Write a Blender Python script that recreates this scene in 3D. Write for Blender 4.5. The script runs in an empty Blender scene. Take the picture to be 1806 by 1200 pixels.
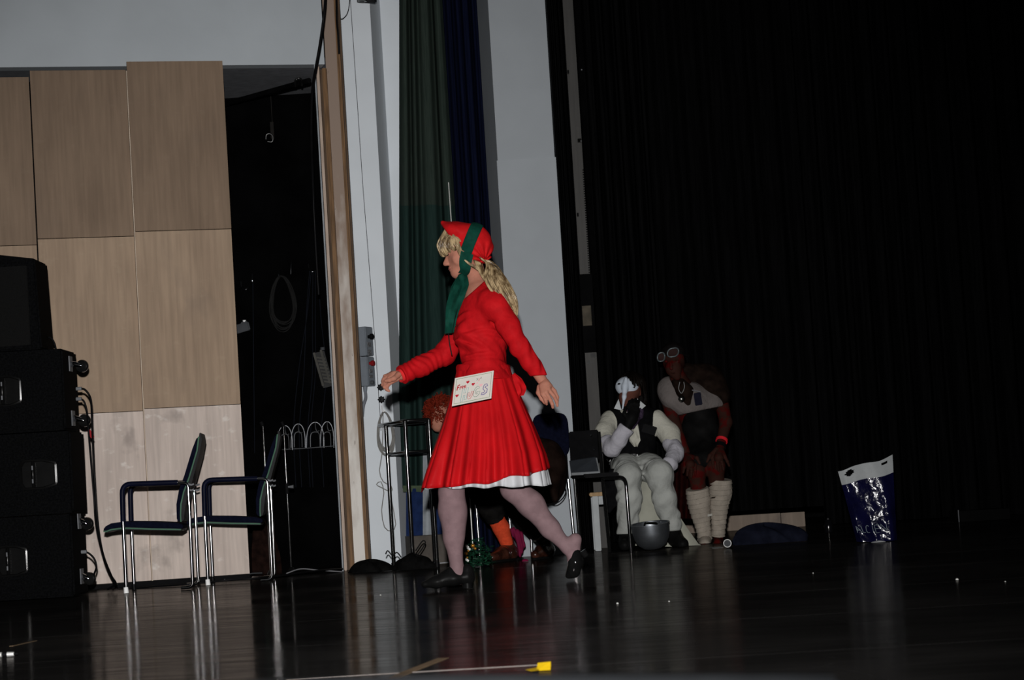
import bpy, bmesh, math, random
import numpy as np
from mathutils import Vector, Matrix

random.seed(7)
RNG = np.random.default_rng(11)
scene = bpy.context.scene
COL = scene.collection

# ------------------------------------------------------------------ camera
FPX = 4000.0                       # focal length in pixels of the 1806 px wide frame
CAM = np.array([0.0, 0.0, 0.5])    # stage floor is z = 0
PITCH = math.atan2(255.0, FPX)
ROLL = math.radians(3.5)
_F = np.array([0, math.cos(PITCH), math.sin(PITCH)])
_U0 = np.array([0, -math.sin(PITCH), math.cos(PITCH)])
_R0 = np.array([1.0, 0, 0])
_R = math.cos(ROLL) * _R0 - math.sin(ROLL) * _U0
_U = math.sin(ROLL) * _R0 + math.cos(ROLL) * _U0
cam_data = bpy.data.cameras.new('camera')
cam = bpy.data.objects.new('camera', cam_data)
COL.objects.link(cam)
cam_data.sensor_fit = 'HORIZONTAL'
cam_data.sensor_width = 36.0
cam_data.lens = 36.0 * FPX / 1806.0
cam_data.clip_end = 200
m = Matrix.Identity(4)
for i in range(3):
    m[i][0], m[i][1], m[i][2], m[i][3] = _R[i], _U[i], -_F[i], CAM[i]
cam.matrix_world = m
cam_data.dof.use_dof = True
cam_data.dof.focus_distance = 12.6
cam_data.dof.aperture_fstop = 7.1
scene.camera = cam

# ------------------------------------------------------------------ light
world = bpy.data.worlds.new('world')
scene.world = world
world.use_nodes = True
world.node_tree.nodes['Background'].inputs[0].default_value = (0.75, 0.85, 1.0, 1)
world.node_tree.nodes['Background'].inputs[1].default_value = 0.0022
fl = bpy.data.lights.new('camera_flash', 'SPOT')      # the flash head on a bracket beside the camera
fl.energy = 5700.0
fl.color = (1.0, 0.985, 0.97)
fl.spot_size = math.radians(45)
fl.spot_blend = 1.0
fl.shadow_soft_size = 0.045
flash = bpy.data.objects.new('camera_flash', fl)
COL.objects.link(flash)
flash.location = (-0.03, -0.02, 0.90)
flash.rotation_euler = (Vector((-0.87, 14.0, 0.55)) - Vector(flash.location)).to_track_quat('-Z', 'Y').to_euler()
vs = scene.view_settings
vs.view_transform = 'Standard'
vs.look = 'None'
vs.exposure = 0.0
vs.gamma = 1.0
vs.use_curve_mapping = False

# ------------------------------------------------------------------ helpers
def at(x, y, Y):
    """World point that lies at depth Y where the photograph shows pixel (x, y)."""
    d = _F + _R * ((x - 903.0) / FPX) + _U * ((600.0 - y) / FPX)
    return CAM + d * (Y / d[1])
def floor_at(x, y):
    d = _F + _R * ((x - 903.0) / FPX) + _U * ((600.0 - y) / FPX)
    return CAM + d * (-CAM[2] / d[2])
def V(*a): return np.array(a, float)

class G:
    """collects verts / faces"""
    def __init__(s): s.v = []; s.f = []
    def add(s, v, f):
        o = len(s.v)
        s.v.extend([tuple(map(float, p)) for p in v]); s.f.extend([tuple(i + o for i in q) for q in f])
        return s
    def box(s, a, b):
        x0, y0, z0 = a; x1, y1, z1 = b
        return s.add([(x0,y0,z0),(x1,y0,z0),(x1,y1,z0),(x0,y1,z0),(x0,y0,z1),(x1,y0,z1),(x1,y1,z1),(x0,y1,z1)],
                     [(0,3,2,1),(4,5,6,7),(0,1,5,4),(1,2,6,5),(2,3,7,6),(3,0,4,7)])
    def obox(s, c, ax, ay, az):
        """oriented box, half vectors"""
        c, ax, ay, az = map(np.asarray, (c, ax, ay, az))
        p = [c + i*ax + j*ay + k*az for k in (-1,1) for j in (-1,1) for i in (-1,1)]
        return s.add(p, [(0,2,3,1),(4,5,7,6),(0,1,5,4),(1,3,7,5),(3,2,6,7),(2,0,4,6)])
    def tube(s, pts, r, n=8, closed=False, flat=None):
        pts = [np.asarray(p, float) for p in pts]
        N = len(pts)
        rr = r if hasattr(r, '__len__') else [r] * N
        ring = []; prev = None
        for i in range(N):
            if closed: t = pts[(i+1) % N] - pts[i-1]
            else: t = pts[min(i+1, N-1)] - pts[max(i-1, 0)]
            t = t / (np.linalg.norm(t) + 1e-12)
            if prev is None:
                u = np.cross(t, (0, 0, 1.0))
                if np.linalg.norm(u) < .15: u = np.cross(t, (0, 1.0, 0))
            else:
                u = prev - t * np.dot(prev, t)
            u = u / (np.linalg.norm(u) + 1e-12); prev = u
            w = np.cross(t, u)
            ring.append([pts[i] + rr[i] * (math.cos(a) * u + math.sin(a) * w) for a in [2*math.pi*k/n for k in range(n)]])
        v = [p for q in ring for p in q]; f = []
        for i in range(N if closed else N - 1):
            j = (i + 1) % N
            for k in range(n):
                f.append((i*n+k, i*n+(k+1) % n, j*n+(k+1) % n, j*n+k))
        if not closed:
            f.append(tuple(range(n-1, -1, -1))); f.append(tuple((N-1)*n + k for k in range(n)))
        return s.add(v, f)
    def loft(s, rings, cap=True, closed=True):
        n = len(rings[0]); v = [p for q in rings for p in q]; f = []
        for i in range(len(rings) - 1):
            for k in range(n if closed else n - 1):
                f.append((i*n+k, i*n+(k+1) % n, (i+1)*n+(k+1) % n, (i+1)*n+k))
        if cap and closed:
            f.append(tuple(range(n-1, -1, -1))); f.append(tuple((len(rings)-1)*n + k for k in range(n)))
        return s.add(v, f)
    def lathe(s, prof, c=(0,0,0), axis=(0,0,1), n=24):
        c = np.asarray(c, float); a = np.asarray(axis, float); a /= np.linalg.norm(a)
        u = np.cross(a, (1.0, 0, 0))
        if np.linalg.norm(u) < .2: u = np.cross(a, (0, 1.0, 0))
        u /= np.linalg.norm(u); w = np.cross(a, u)
        hollow = prof[0][0] > .004 and prof[-1][0] > .004
        if hollow: prof = list(prof) + [prof[0]]
        return s.loft(cap=not hollow, rings=[[c + a*h + r*(math.cos(t)*u + math.sin(t)*w) for t in [2*math.pi*k/n for k in range(n)]] for r, h in prof])
    def prism(s, poly, d):
        """poly: list of 3d points, extruded by vector d"""
        d = np.asarray(d, float); n = len(poly); poly = [np.asarray(p, float) for p in poly]
        v = poly + [p + d for p in poly]
        f = [tuple(range(n-1, -1, -1)), tuple(range(n, 2*n))] + [(i, (i+1) % n, n + (i+1) % n, n + i) for i in range(n)]
        return s.add(v, f)
    def grid(s, fn, nu, nv, thick=0.0):
        P = np.array([[fn(i/nu, j/nv) for j in range(nv+1)] for i in range(nu+1)])
        m_ = nv + 1
        f = [(i*m_+j, (i+1)*m_+j, (i+1)*m_+j+1, i*m_+j+1) for i in range(nu) for j in range(nv)]
        if not thick: return s.add(P.reshape(-1, 3), f)
        du = np.gradient(P, axis=0); dv = np.gradient(P, axis=1)
        nn = np.cross(du, dv); nn /= (np.linalg.norm(nn, axis=2, keepdims=True) + 1e-12)
        A = (P + nn*thick/2).reshape(-1, 3); B = (P - nn*thick/2).reshape(-1, 3); o = len(A)
        f2 = [tuple(reversed([q + o for q in t])) for t in f]
        bd = [i*m_ for i in range(nu+1)] + [nu*m_ + j for j in range(1, nv+1)] + [i*m_ + nv for i in range(nu-1, -1, -1)] + [j for j in range(nv-1, 0, -1)]
        side = [(bd[k], bd[k-1], bd[k-1]+o, bd[k]+o) for k in range(len(bd))]
        return s.add(np.vstack([A, B]), f + f2 + side)

def arc_pts(ctrl, n=8):
    """Catmull-Rom through ctrl points"""
    P = [np.asarray(p, float) for p in ctrl]
    P = [2*P[0]-P[1]] + P + [2*P[-1]-P[-2]]
    out = []
    for i in range(1, len(P)-2):
        for k in range(n):
            t = k / n
            out.append(.5*((2*P[i]) + (-P[i-1]+P[i+1])*t + (2*P[i-1]-5*P[i]+4*P[i+1]-P[i+2])*t*t + (-P[i-1]+3*P[i]-3*P[i+1]+P[i+2])*t**3))
    out.append(P[-2]); return out

def fillet(ctrl, r, n=5):
    """polyline with rounded corners"""
    P = [np.asarray(p, float) for p in ctrl]; out = [P[0]]
    for i in range(1, len(P)-1):
        a = P[i-1]-P[i]; b = P[i+1]-P[i]; la = np.linalg.norm(a); lb = np.linalg.norm(b)
        q = min(r, la*.45, lb*.45); A = P[i]+a/la*q; B = P[i]+b/lb*q
        for k in range(n+1):
            t = k/n; out.append((1-t)**2*A + 2*t*(1-t)*P[i] + t*t*B)
    out.append(P[-1]); return out

def raw_mesh(name, v, f, mat, smooth):
    me = bpy.data.meshes.new(name)
    me.from_pydata(v, [], f); me.update()
    if mat: me.materials.append(mat)
    if smooth: me.polygons.foreach_set('use_smooth', [True]*len(me.polygons))
    return me
def mk(name, g, mat, parent=None, smooth=False, bevel=0.0, auto=None, subd=0):
    loc = np.array(parent['_o']) if parent is not None else np.zeros(3)
    if parent is None and len(g.v):
        A = np.array(g.v); loc = np.array([(A[:,0].min()+A[:,0].max())/2, (A[:,1].min()+A[:,1].max())/2, A[:,2].min()])
    A = np.array(g.v) - loc
    me = raw_mesh(name, A.tolist(), g.f, mat, smooth)
    bm = bmesh.new(); bm.from_mesh(me)
    bmesh.ops.recalc_face_normals(bm, faces=bm.faces)
    if bevel:
        bmesh.ops.bevel(bm, geom=[e for e in bm.edges if len(e.link_faces) == 2 and e.calc_face_angle(0) > .6], offset=bevel, segments=2, affect='EDGES', clamp_overlap=True)
    bm.to_mesh(me); bm.free()
    o = bpy.data.objects.new(name, me); COL.objects.link(o)
    if smooth:
        me.polygons.foreach_set('use_smooth', [True]*len(me.polygons))
        me.set_sharp_from_angle(angle=math.radians(auto if auto else 50))
    if subd:
        sm = o.modifiers.new('subd', 'SUBSURF'); sm.levels = subd; sm.render_levels = subd
    if parent is not None: o.parent = parent; o['_o'] = list(map(float, loc))
    else: o.location = loc; o['_o'] = list(map(float, loc))
    return o
def tag(o, label, cat=None, group=None, kind=None):
    o['label'] = label
    if cat: o['category'] = cat
    if group: o['group'] = group
    if kind: o['kind'] = kind
    return o
def thing(name, label, cat, loc=(0,0,0), group=None, kind=None):
    o = bpy.data.objects.new(name, None); COL.objects.link(o)
    o.location = tuple(map(float, loc)); o['_o'] = list(map(float, loc)); o.empty_display_size = .1
    return tag(o, label, cat, group, kind)
def copy_tree(o, delta, parent=None):
    c = o.copy(); COL.objects.link(c)
    if parent is not None: c.parent = parent
    else: c.location = Vector(o.location) + Vector([float(q) for q in delta])
    for ch in [q for q in COL.objects if q.parent == o]: copy_tree(ch, delta, c)
    return c

# ------------------------------------------------------------------ materials
def srgb(r, g, b):
    f = lambda c: (c/255/12.92 if c/255 <= .04045 else ((c/255+.055)/1.055)**2.4)
    return (f(r), f(g), f(b), 1)
MATS = {}
def mat(name, col, rough=.6, metal=0.0, spec=.5, var=.12, scale=14.0, stretch=(1,1,1), bump=0.0, bscale=None, sheen=0.0, coat=0.0, sss=0.0, col2=None, detail=3.0, rvar=0.0, lo=.35, hi=.65):
    if name in MATS: return MATS[name]
    M = bpy.data.materials.new(name); M.use_nodes = True; MATS[name] = M
    nt = M.node_tree; N = nt.nodes; L = nt.links; b = N['Principled BSDF']
    b.inputs['Roughness'].default_value = rough; b.inputs['Metallic'].default_value = metal
    b.inputs['Specular IOR Level'].default_value = spec*(.10 if rough > .28 else .6)
    b.inputs['Coat Weight'].default_value = coat
    if sss:
        b.inputs['Subsurface Weight'].default_value = sss; b.inputs['Subsurface Radius'].default_value = (.012, .004, .002)
    tc = N.new('ShaderNodeTexCoord'); mp = N.new('ShaderNodeMapping'); mp.inputs['Scale'].default_value = stretch
    L.new(tc.outputs['Object'], mp.inputs[0])
    no = N.new('ShaderNodeTexNoise'); no.inputs['Scale'].default_value = scale; no.inputs['Detail'].default_value = detail
    L.new(mp.outputs[0], no.inputs['Vector'])
    cr = N.new('ShaderNodeValToRGB')
    c = np.array(col[:3])
    a = c*(1-var) if col2 is None else c
    d = np.minimum(c*(1+var), 1) if col2 is None else np.array(col2[:3])
    cr.color_ramp.elements[0].position = lo; cr.color_ramp.elements[1].position = hi
    cr.color_ramp.elements[0].color = (*a, 1); cr.color_ramp.elements[1].color = (*d, 1)
    L.new(no.outputs['Fac'], cr.inputs[0]); L.new(cr.outputs[0], b.inputs['Base Color'])
    if rvar:
        mr = N.new('ShaderNodeMapRange'); mr.inputs[3].default_value = max(rough-rvar, .02); mr.inputs[4].default_value = min(rough+rvar, 1)
        L.new(no.outputs['Fac'], mr.inputs[0]); L.new(mr.outputs[0], b.inputs['Roughness'])
    if bump:
        n2 = N.new('ShaderNodeTexNoise'); n2.inputs['Scale'].default_value = bscale or scale*4; n2.inputs['Detail'].default_value = 2
        L.new(mp.outputs[0], n2.inputs['Vector'])
        bp = N.new('ShaderNodeBump'); bp.inputs['Strength'].default_value = bump; bp.inputs['Distance'].default_value = .01
        L.new(n2.outputs['Fac'], bp.inputs['Height']); L.new(bp.outputs[0], b.inputs['Normal'])
    return M

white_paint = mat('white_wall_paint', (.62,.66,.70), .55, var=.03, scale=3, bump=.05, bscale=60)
black_paint = mat('black_paint', (.0028,.0028,.003), .8, spec=.2, var=.3, scale=5)
black_cloth = mat('black_stage_drape', (.0035,.0035,.0037), .95, spec=.05, var=.3, scale=8, stretch=(6,6,.3))
black_plastic = mat('black_plastic', (.004,.004,.0045), .65, var=.2)
black_rubber = mat('black_rubber', (.0035,.0035,.004), .4, var=.2)
black_metal = mat('black_tube_metal', (.005,.005,.005), .10, spec=.5, var=.2)
chrome = mat('chrome_tube', (.62,.62,.64), .11, metal=1, var=.08, scale=30)
steel_dull = mat('dull_steel', (.14,.145,.155), .5, var=.15)
grey_plastic = mat('grey_enclosure_plastic', (.165,.185,.21), .45, var=.05)
brown_wood = mat('brown_trim_wood', (.15,.085,.042), .45, var=.35, scale=9, stretch=(8,8,.5))
cream_wood = mat('cream_painted_wood', (.42,.33,.27), .55, var=.14, scale=9, stretch=(3,3,.6), bump=.05)
white_plastic = mat('white_plastic', (.85,.85,.84), .35, var=.03)

def floor_material():
    M = bpy.data.materials.new('black_gloss_stage_floor'); M.use_nodes = True
    nt = M.node_tree; N = nt.nodes; L = nt.links; b = N['Principled BSDF']
    tc = N.new('ShaderNodeTexCoord')
    def noise(sc, stretch, det=3):
        mp = N.new('ShaderNodeMapping'); mp.inputs['Scale'].default_value = stretch; L.new(tc.outputs['Object'], mp.inputs[0])
        n = N.new('ShaderNodeTexNoise'); n.inputs['Scale'].default_value = sc; n.inputs['Detail'].default_value = det; L.new(mp.outputs[0], n.inputs['Vector']); return n
    a = noise(1.2, (1, 1, 1), 5)
    cr = N.new('ShaderNodeValToRGB'); cr.color_ramp.elements[0].color = (.016,.0155,.015,1); cr.color_ramp.elements[1].color = (.034,.032,.031,1)
    cr.color_ramp.elements[0].position = .35; cr.color_ramp.elements[1].position = .7
    L.new(a.outputs['Fac'], cr.inputs[0])
    # long pale scratches
    s = noise(5, (.25, 9, 1), 2); s2 = noise(1.5, (1, 1, 1), 2)
    r1 = N.new('ShaderNodeValToRGB'); r1.color_ramp.elements[0].position = .70; r1.color_ramp.elements[1].position = .76
    L.new(s.outputs['Fac'], r1.inputs[0])
    mx = N.new('ShaderNodeMix'); mx.data_type = 'RGBA'; mx.inputs[7].default_value = (.07,.066,.062,1)
    L.new(r1.outputs[0], mx.inputs[0]); L.new(cr.outputs[0], mx.inputs[6]); L.new(mx.outputs[2], b.inputs['Base Color'])
    rr = N.new('ShaderNodeMapRange'); rr.inputs[1].default_value = .3; rr.inputs[2].default_value = .7; rr.inputs[3].default_value = .08; rr.inputs[4].default_value = .17
    L.new(s2.outputs['Fac'], rr.inputs[0])
    b.inputs['Roughness'].default_value = .9; b.inputs['Specular IOR Level'].default_value = 0
    st = noise(7, (.5, 5, 1), 3); st2 = noise(70, (.10, 1.8, 1), 3)
    ad = N.new('ShaderNodeMath'); ad.operation = 'MULTIPLY_ADD'; ad.inputs[1].default_value = .16
    L.new(st2.outputs['Fac'], ad.inputs[0]); L.new(st.outputs['Fac'], ad.inputs[2])
    bp = N.new('ShaderNodeBump'); bp.inputs['Strength'].default_value = .22; bp.inputs['Distance'].default_value = .004
    L.new(ad.outputs[0], bp.inputs['Height'])
    gl = N.new('ShaderNodeBsdfGlossy'); gl.inputs['Color'].default_value = (.43, .415, .40, 1)     # dull worn lacquer
    L.new(rr.outputs[0], gl.inputs['Roughness']); L.new(bp.outputs[0], gl.inputs['Normal'])
    wm_ = noise(26, (.12, 2.2, 1), 4); wr_ = N.new('ShaderNodeMapRange'); wr_.inputs[1].default_value = .3; wr_.inputs[2].default_value = .72; wr_.inputs[3].default_value = 1.0; wr_.inputs[4].default_value = .25
    L.new(wm_.outputs['Fac'], wr_.inputs[0])
    fr = N.new('ShaderNodeFresnel'); fr.inputs['IOR'].default_value = 1.45
    mu = N.new('ShaderNodeMath'); mu.operation = 'MULTIPLY'; L.new(fr.outputs[0], mu.inputs[0]); L.new(wr_.outputs[0], mu.inputs[1])
    ms = N.new('ShaderNodeMixShader'); L.new(mu.outputs[0], ms.inputs[0]); L.new(b.outputs[0], ms.inputs[1]); L.new(gl.outputs[0], ms.inputs[2])
    L.new(ms.outputs[0], N['Material Output'].inputs['Surface'])
    return M
floor_mat = floor_material()

def panel_material(name, base, scuff, amount):
    """veneered board: fine vertical grain, faint blotches, scuff marks"""
    M = bpy.data.materials.new(name); M.use_nodes = True
    nt = M.node_tree; N = nt.nodes; L = nt.links; b = N['Principled BSDF']; b.inputs['Roughness'].default_value = .6; b.inputs['Specular IOR Level'].default_value = .1
    tc = N.new('ShaderNodeTexCoord')
    def noise(sc, stretch, det=3):
        mp = N.new('ShaderNodeMapping'); mp.inputs['Scale'].default_value = stretch; L.new(tc.outputs['Object'], mp.inputs[0])
        n = N.new('ShaderNodeTexNoise'); n.inputs['Scale'].default_value = sc; n.inputs['Detail'].default_value = det; L.new(mp.outputs[0], n.inputs['Vector']); return n
    g = noise(40, (1, 1, .06), 4); bl = noise(2.2, (1.6, 1, .7), 4); sc = noise(16, (.7, 1, 1.2), 4); dk = noise(4.5, (1.0, 1, .8), 4)
    base = np.array(base)
    cr = N.new('ShaderNodeValToRGB'); cr.color_ramp.elements[0].position = .3; cr.color_ramp.elements[1].position = .7
    cr.color_ramp.elements[0].color = (*(base*.87), 1); cr.color_ramp.elements[1].color = (*(base*1.10), 1)
    L.new(g.outputs['Fac'], cr.inputs[0])
    m1 = N.new('ShaderNodeMix'); m1.data_type = 'RGBA'; m1.blend_type = 'MULTIPLY'; m1.inputs[0].default_value = 1
    c2 = N.new('ShaderNodeValToRGB'); c2.color_ramp.elements[0].color = (.86,.85,.85,1); c2.color_ramp.elements[1].color = (1.0,1.0,1.0,1)
    c2.color_ramp.elements[0].position = .35; c2.color_ramp.elements[1].position = .62
    L.new(bl.outputs['Fac'], c2.inputs[0]); L.new(cr.outputs[0], m1.inputs[6]); L.new(c2.outputs[0], m1.inputs[7])
    m2 = N.new('ShaderNodeMix'); m2.data_type = 'RGBA'; m2.inputs[7].default_value = (*scuff, 1)
    c3 = N.new('ShaderNodeValToRGB'); c3.color_ramp.elements[0].position = .62; c3.color_ramp.elements[1].position = .74
    c3.color_ramp.elements[1].color = (amount, amount, amount, 1)
    L.new(sc.outputs['Fac'], c3.inputs[0]); L.new(c3.outputs[0], m2.inputs[0]); L.new(m1.outputs[2], m2.inputs[6])
    m3 = N.new('ShaderNodeMix'); m3.data_type = 'RGBA'; m3.inputs[7].default_value = (.10,.085,.08, 1)
    c4 = N.new('ShaderNodeValToRGB'); c4.color_ramp.elements[0].position = .60; c4.color_ramp.elements[1].position = .78
    c4.color_ramp.elements[1].color = (amount*1.1, amount*1.1, amount*1.1, 1)
    L.new(dk.outputs['Fac'], c4.inputs[0]); L.new(c4.outputs[0], m3.inputs[0]); L.new(m2.outputs[2], m3.inputs[6])
    L.new(m3.outputs[2], b.inputs['Base Color'])
    return M
# ================================================================== the setting
# ---- floor: strips of black dance vinyl over the stage boards, seams between them
fl_root = mk('floor', G().box((-7, 4.6, -.30), (8, 24, -.012)), black_paint)
tag(fl_root, 'glossy black stage floor of long vinyl strips with pale scuffs', kind='structure')
seams = [4.6, 6.2, 7.72, 9.24, 10.72, 12.15, 13.75, 15.3, 16.9, 18.5, 20.1, 24.0]
for i in range(len(seams)-1):
    mk('floor_strip', G().box((-7, seams[i]+.0015, -.012), (8, seams[i+1]-.0015, 0)), floor_mat, fl_root)
tag(mk('floor_auditorium', G().box((-7, -3, -1.05), (8, 4.6, -1.0)), black_paint), 'dark auditorium floor below the stage edge', kind='structure')

# ---- left wall (it runs obliquely, deeper towards the right): white bulkhead above, veneered boards below
WA = math.radians(15.5); WE = V(math.cos(WA), math.sin(WA), 0); WN = V(math.sin(WA), -math.cos(WA), 0)
WP = at(441, 1014, 14.74)
def on_wall(x, y, off=0.0):
    """point of the oblique wall plane (moved off towards the stage) seen at pixel (x, y)"""
    d = _F + _R * ((x - 903.0) / FPX) + _U * ((600.0 - y) / FPX)
    return CAM + d * (((WP + WN*off - CAM) @ WN) / (d @ WN))
def wall_box(pa, pb, z0, z1, depth):
    """upright slab between two wall points, depth away from the stage"""
    a = V(pa[0], pa[1], z0); c = V(pb[0], pb[1], z0); d = -WN*depth
    return G().prism([a, c, c+d, a+d], (0, 0, z1-z0))
zb = on_wall(300, 116, -.12)[2]
far_l = on_wall(-900, 600, -.12); far_r = on_wall(569.5, 60, -.12)
tag(mk('wall_left', wall_box(far_l, far_r, zb, 6.2, .12), mat('bulkhead_white_paint', (.43,.465,.495), .6, var=.03, scale=3, bump=.05, bscale=60)), 'white painted wall above the veneered boards', kind='structure')
YR = 16.1
xs1 = at(604, 1006, 15.05)[0]
sof = mat('dark_grey_soffit', (.20,.205,.22), .8, var=.1)
q0 = on_wall(-900, 600, -.24); q1 = on_wall(566, 100, -.24)
tag(mk('ceiling', G().prism([V(q0[0],q0[1],zb+.004), V(q1[0],q1[1],zb+.004), V(q1[0]+.06,YR+.2,zb+.004), V(q0[0],YR+.2,zb+.004)], (0,0,.1)), sof), 'dark grey soffit over the unlit doorway', kind='structure')
room_black = mat('side_room_black', (.0017,.0017,.0018), .95, spec=.02, var=.3, scale=4)
tag(mk('wall_side_room', G().box((-6, YR, 0), (xs1+.25, YR+.1, zb)), room_black), 'black back wall of the dark doorway recess', kind='structure')
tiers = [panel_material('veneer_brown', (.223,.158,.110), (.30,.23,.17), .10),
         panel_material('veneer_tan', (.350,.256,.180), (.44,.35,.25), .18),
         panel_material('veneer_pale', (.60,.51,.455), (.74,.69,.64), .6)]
edge_m = mat('pale_panel_edge', (.60,.50,.40), .5, var=.05)
wl = thing('wall_panels', 'veneered wooden boards stacked three high beside the dark doorway', None, (-2.4, 14.3, 0), kind='structure')
wl.name = 'wall_left_boards'
cols = [(-170, 93, -.06, (0,136), (0,434), (0,742), (0,1038)),
        (95, 267, -.03, (136,123.5), (155,419), (210,727), (236,1027)),
        (269, 441, 0.0, (305,107.5), (325,406), (344,717), (357,1018.5))]
zpb = 0
for ci, (xa, xb, off, *marks) in enumerate(cols):
    pa = on_wall(xa, 1020, off); pb = on_wall(xb, 1015, off)
    zz = [on_wall(mx_, my_, off)[2] for mx_, my_ in marks]; zpb = zz[3]
    for t in range(3):
        dy = [0.0, -.006, -.002][t]
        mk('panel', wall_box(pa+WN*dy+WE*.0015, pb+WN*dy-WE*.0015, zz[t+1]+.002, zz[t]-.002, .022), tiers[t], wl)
    if ci == 1: mk('edge_strip', wall_box(pb+WN*.012+WE*.0005, pb+WN*.012+WE*.0075, zz[3], zz[0]-.01, .03), edge_m, wl)
tag(mk('baseboard_left', wall_box(on_wall(-400,1030,.02), on_wall(441,1014,.02), 0, zpb-.002, .06), mat('black_skirting', (.004,.004,.0045), .7, var=.2)), 'black skirting under the pale boards', kind='structure')
tag(mk('wall_left_core', wall_box(on_wall(-400,1030,-.10), on_wall(440,1014,-.10), 0, zb-.10, .06), black_paint), 'black carcass behind the veneered boards', kind='structure')

# ---- door jamb of the opening: layered cream and brown uprights
jr = thing('door_1', 'worn cream door jamb with brown wooden trims beside the dark doorway', None, (at(630,1000,15.2)[0], 15.2, 0), kind='structure')
def jamb_paler_below():
    # brown-cream paint, blending to a pale tone towards the bottom, with dark specks
    M = bpy.data.materials.new('cream_jamb_paler_below'); M.use_nodes = True
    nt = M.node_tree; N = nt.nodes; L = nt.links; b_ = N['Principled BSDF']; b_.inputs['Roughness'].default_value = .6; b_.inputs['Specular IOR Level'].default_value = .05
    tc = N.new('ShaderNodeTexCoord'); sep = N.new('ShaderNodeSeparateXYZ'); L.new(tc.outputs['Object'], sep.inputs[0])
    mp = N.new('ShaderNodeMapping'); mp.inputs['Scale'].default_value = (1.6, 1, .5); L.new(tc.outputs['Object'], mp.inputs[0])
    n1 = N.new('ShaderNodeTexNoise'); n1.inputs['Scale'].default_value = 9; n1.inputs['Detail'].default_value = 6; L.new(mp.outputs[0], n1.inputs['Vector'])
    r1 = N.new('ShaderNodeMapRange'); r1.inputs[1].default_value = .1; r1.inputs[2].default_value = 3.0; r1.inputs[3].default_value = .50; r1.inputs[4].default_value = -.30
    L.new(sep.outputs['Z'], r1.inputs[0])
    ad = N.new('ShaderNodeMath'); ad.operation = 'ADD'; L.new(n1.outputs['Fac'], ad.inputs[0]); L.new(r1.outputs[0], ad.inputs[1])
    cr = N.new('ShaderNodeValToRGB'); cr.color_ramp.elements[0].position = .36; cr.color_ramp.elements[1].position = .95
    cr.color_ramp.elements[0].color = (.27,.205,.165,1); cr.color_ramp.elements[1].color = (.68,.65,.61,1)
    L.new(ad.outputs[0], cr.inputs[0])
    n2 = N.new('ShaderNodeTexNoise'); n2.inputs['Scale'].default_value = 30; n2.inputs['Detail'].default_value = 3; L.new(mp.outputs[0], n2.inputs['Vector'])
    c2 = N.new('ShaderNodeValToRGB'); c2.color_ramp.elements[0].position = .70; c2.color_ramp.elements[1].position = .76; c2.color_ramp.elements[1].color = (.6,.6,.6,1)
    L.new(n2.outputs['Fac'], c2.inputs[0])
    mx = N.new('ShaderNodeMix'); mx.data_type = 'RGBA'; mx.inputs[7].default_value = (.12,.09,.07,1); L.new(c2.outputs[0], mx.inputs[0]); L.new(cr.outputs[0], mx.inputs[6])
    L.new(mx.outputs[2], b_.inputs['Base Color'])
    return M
def upright(name, xa, xb, Y, m_, parent, ztop=6.0, depth=.06, yb=1000, bev=.003, kind=None):
    g = G().box((at(xa, yb, Y)[0], Y, 0), (at(xb, yb, Y)[0], Y+depth, ztop))
    return mk(name, g, m_, parent, bevel=bev)
zj = at(552, 118, 15.1)[2]
mk('metal_edge', G().box((at(603.5,1005,15.02)[0], 15.02, 0), (at(606,1005,15.02)[0], 15.06, zj)), mat('pale_metal_edge', (.26,.28,.30), .6), jr)
upright('stop_bead', 607, 612, 15.08, cream_wood, jr, zj)
upright('trim_board', 612, 617, 15.20, mat('dark_trim_wood', (.085,.055,.035), .5, var=.3, scale=9, stretch=(8,8,.5)), jr, zj, .04)
upright('trim_board', 617, 625, 15.16, brown_wood, jr, zj, .08)
upright('jamb_board', 624.5, 645, 15.2, jamb_paler_below(), jr, 6.0, .05)
upright('trim_board', 645, 651, 15.14, brown_wood, jr, 6.0, .1, bev=.008)
upright('trim_board', 651, 655, 15.2, MATS['dark_trim_wood'], jr, 6.0, .06)

# ---- first white column with a shallow return
YC = 15.45
def wall_poly(name, pts, mats, label, ztop=6.0, thick=.25):
    """vertical wall following plan points [(px, py, Y)]"""
    P = [at(*p)[:2] for p in pts]
    n = len(P)
    front = [V(p[0], p[1], 0) for p in P]
    back = [V(P[-1][0], max(p[1] for p in P)+thick, 0), V(P[0][0], max(p[1] for p in P)+thick, 0)]
    poly = front + back
    return tag(mk(name, G().prism(poly, (0,0,ztop)), mats), label, kind='structure')
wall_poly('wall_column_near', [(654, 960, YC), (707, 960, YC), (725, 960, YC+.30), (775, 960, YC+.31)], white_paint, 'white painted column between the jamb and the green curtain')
# hairline joint running down the column: a thin cover strip edge
g = G(); 
cj = [(618,0),(628,150),(640,330),(652,480),(664,640),(672,760)]
g.tube([at(x,y,YC-.002) for x,y in cj], .0022, 5)
tag(mk('hanging_wire', g, mat('dark_thread', (.05,.05,.055), .7)), 'thin dark wire hanging down the white column', 'wire')
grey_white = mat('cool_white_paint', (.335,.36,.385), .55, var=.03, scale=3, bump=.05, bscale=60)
# ---- second white column
YD = 15.75
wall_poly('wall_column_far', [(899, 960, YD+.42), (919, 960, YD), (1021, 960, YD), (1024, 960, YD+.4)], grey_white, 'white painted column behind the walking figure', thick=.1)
# cladding board on the lower column, its top edge shows as a small step
zstep = at(925, 281, YD)[2]
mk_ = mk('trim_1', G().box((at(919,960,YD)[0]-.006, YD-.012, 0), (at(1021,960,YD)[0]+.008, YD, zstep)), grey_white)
tag(mk_, 'white cladding board on the lower part of the far column', kind='structure')
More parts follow.
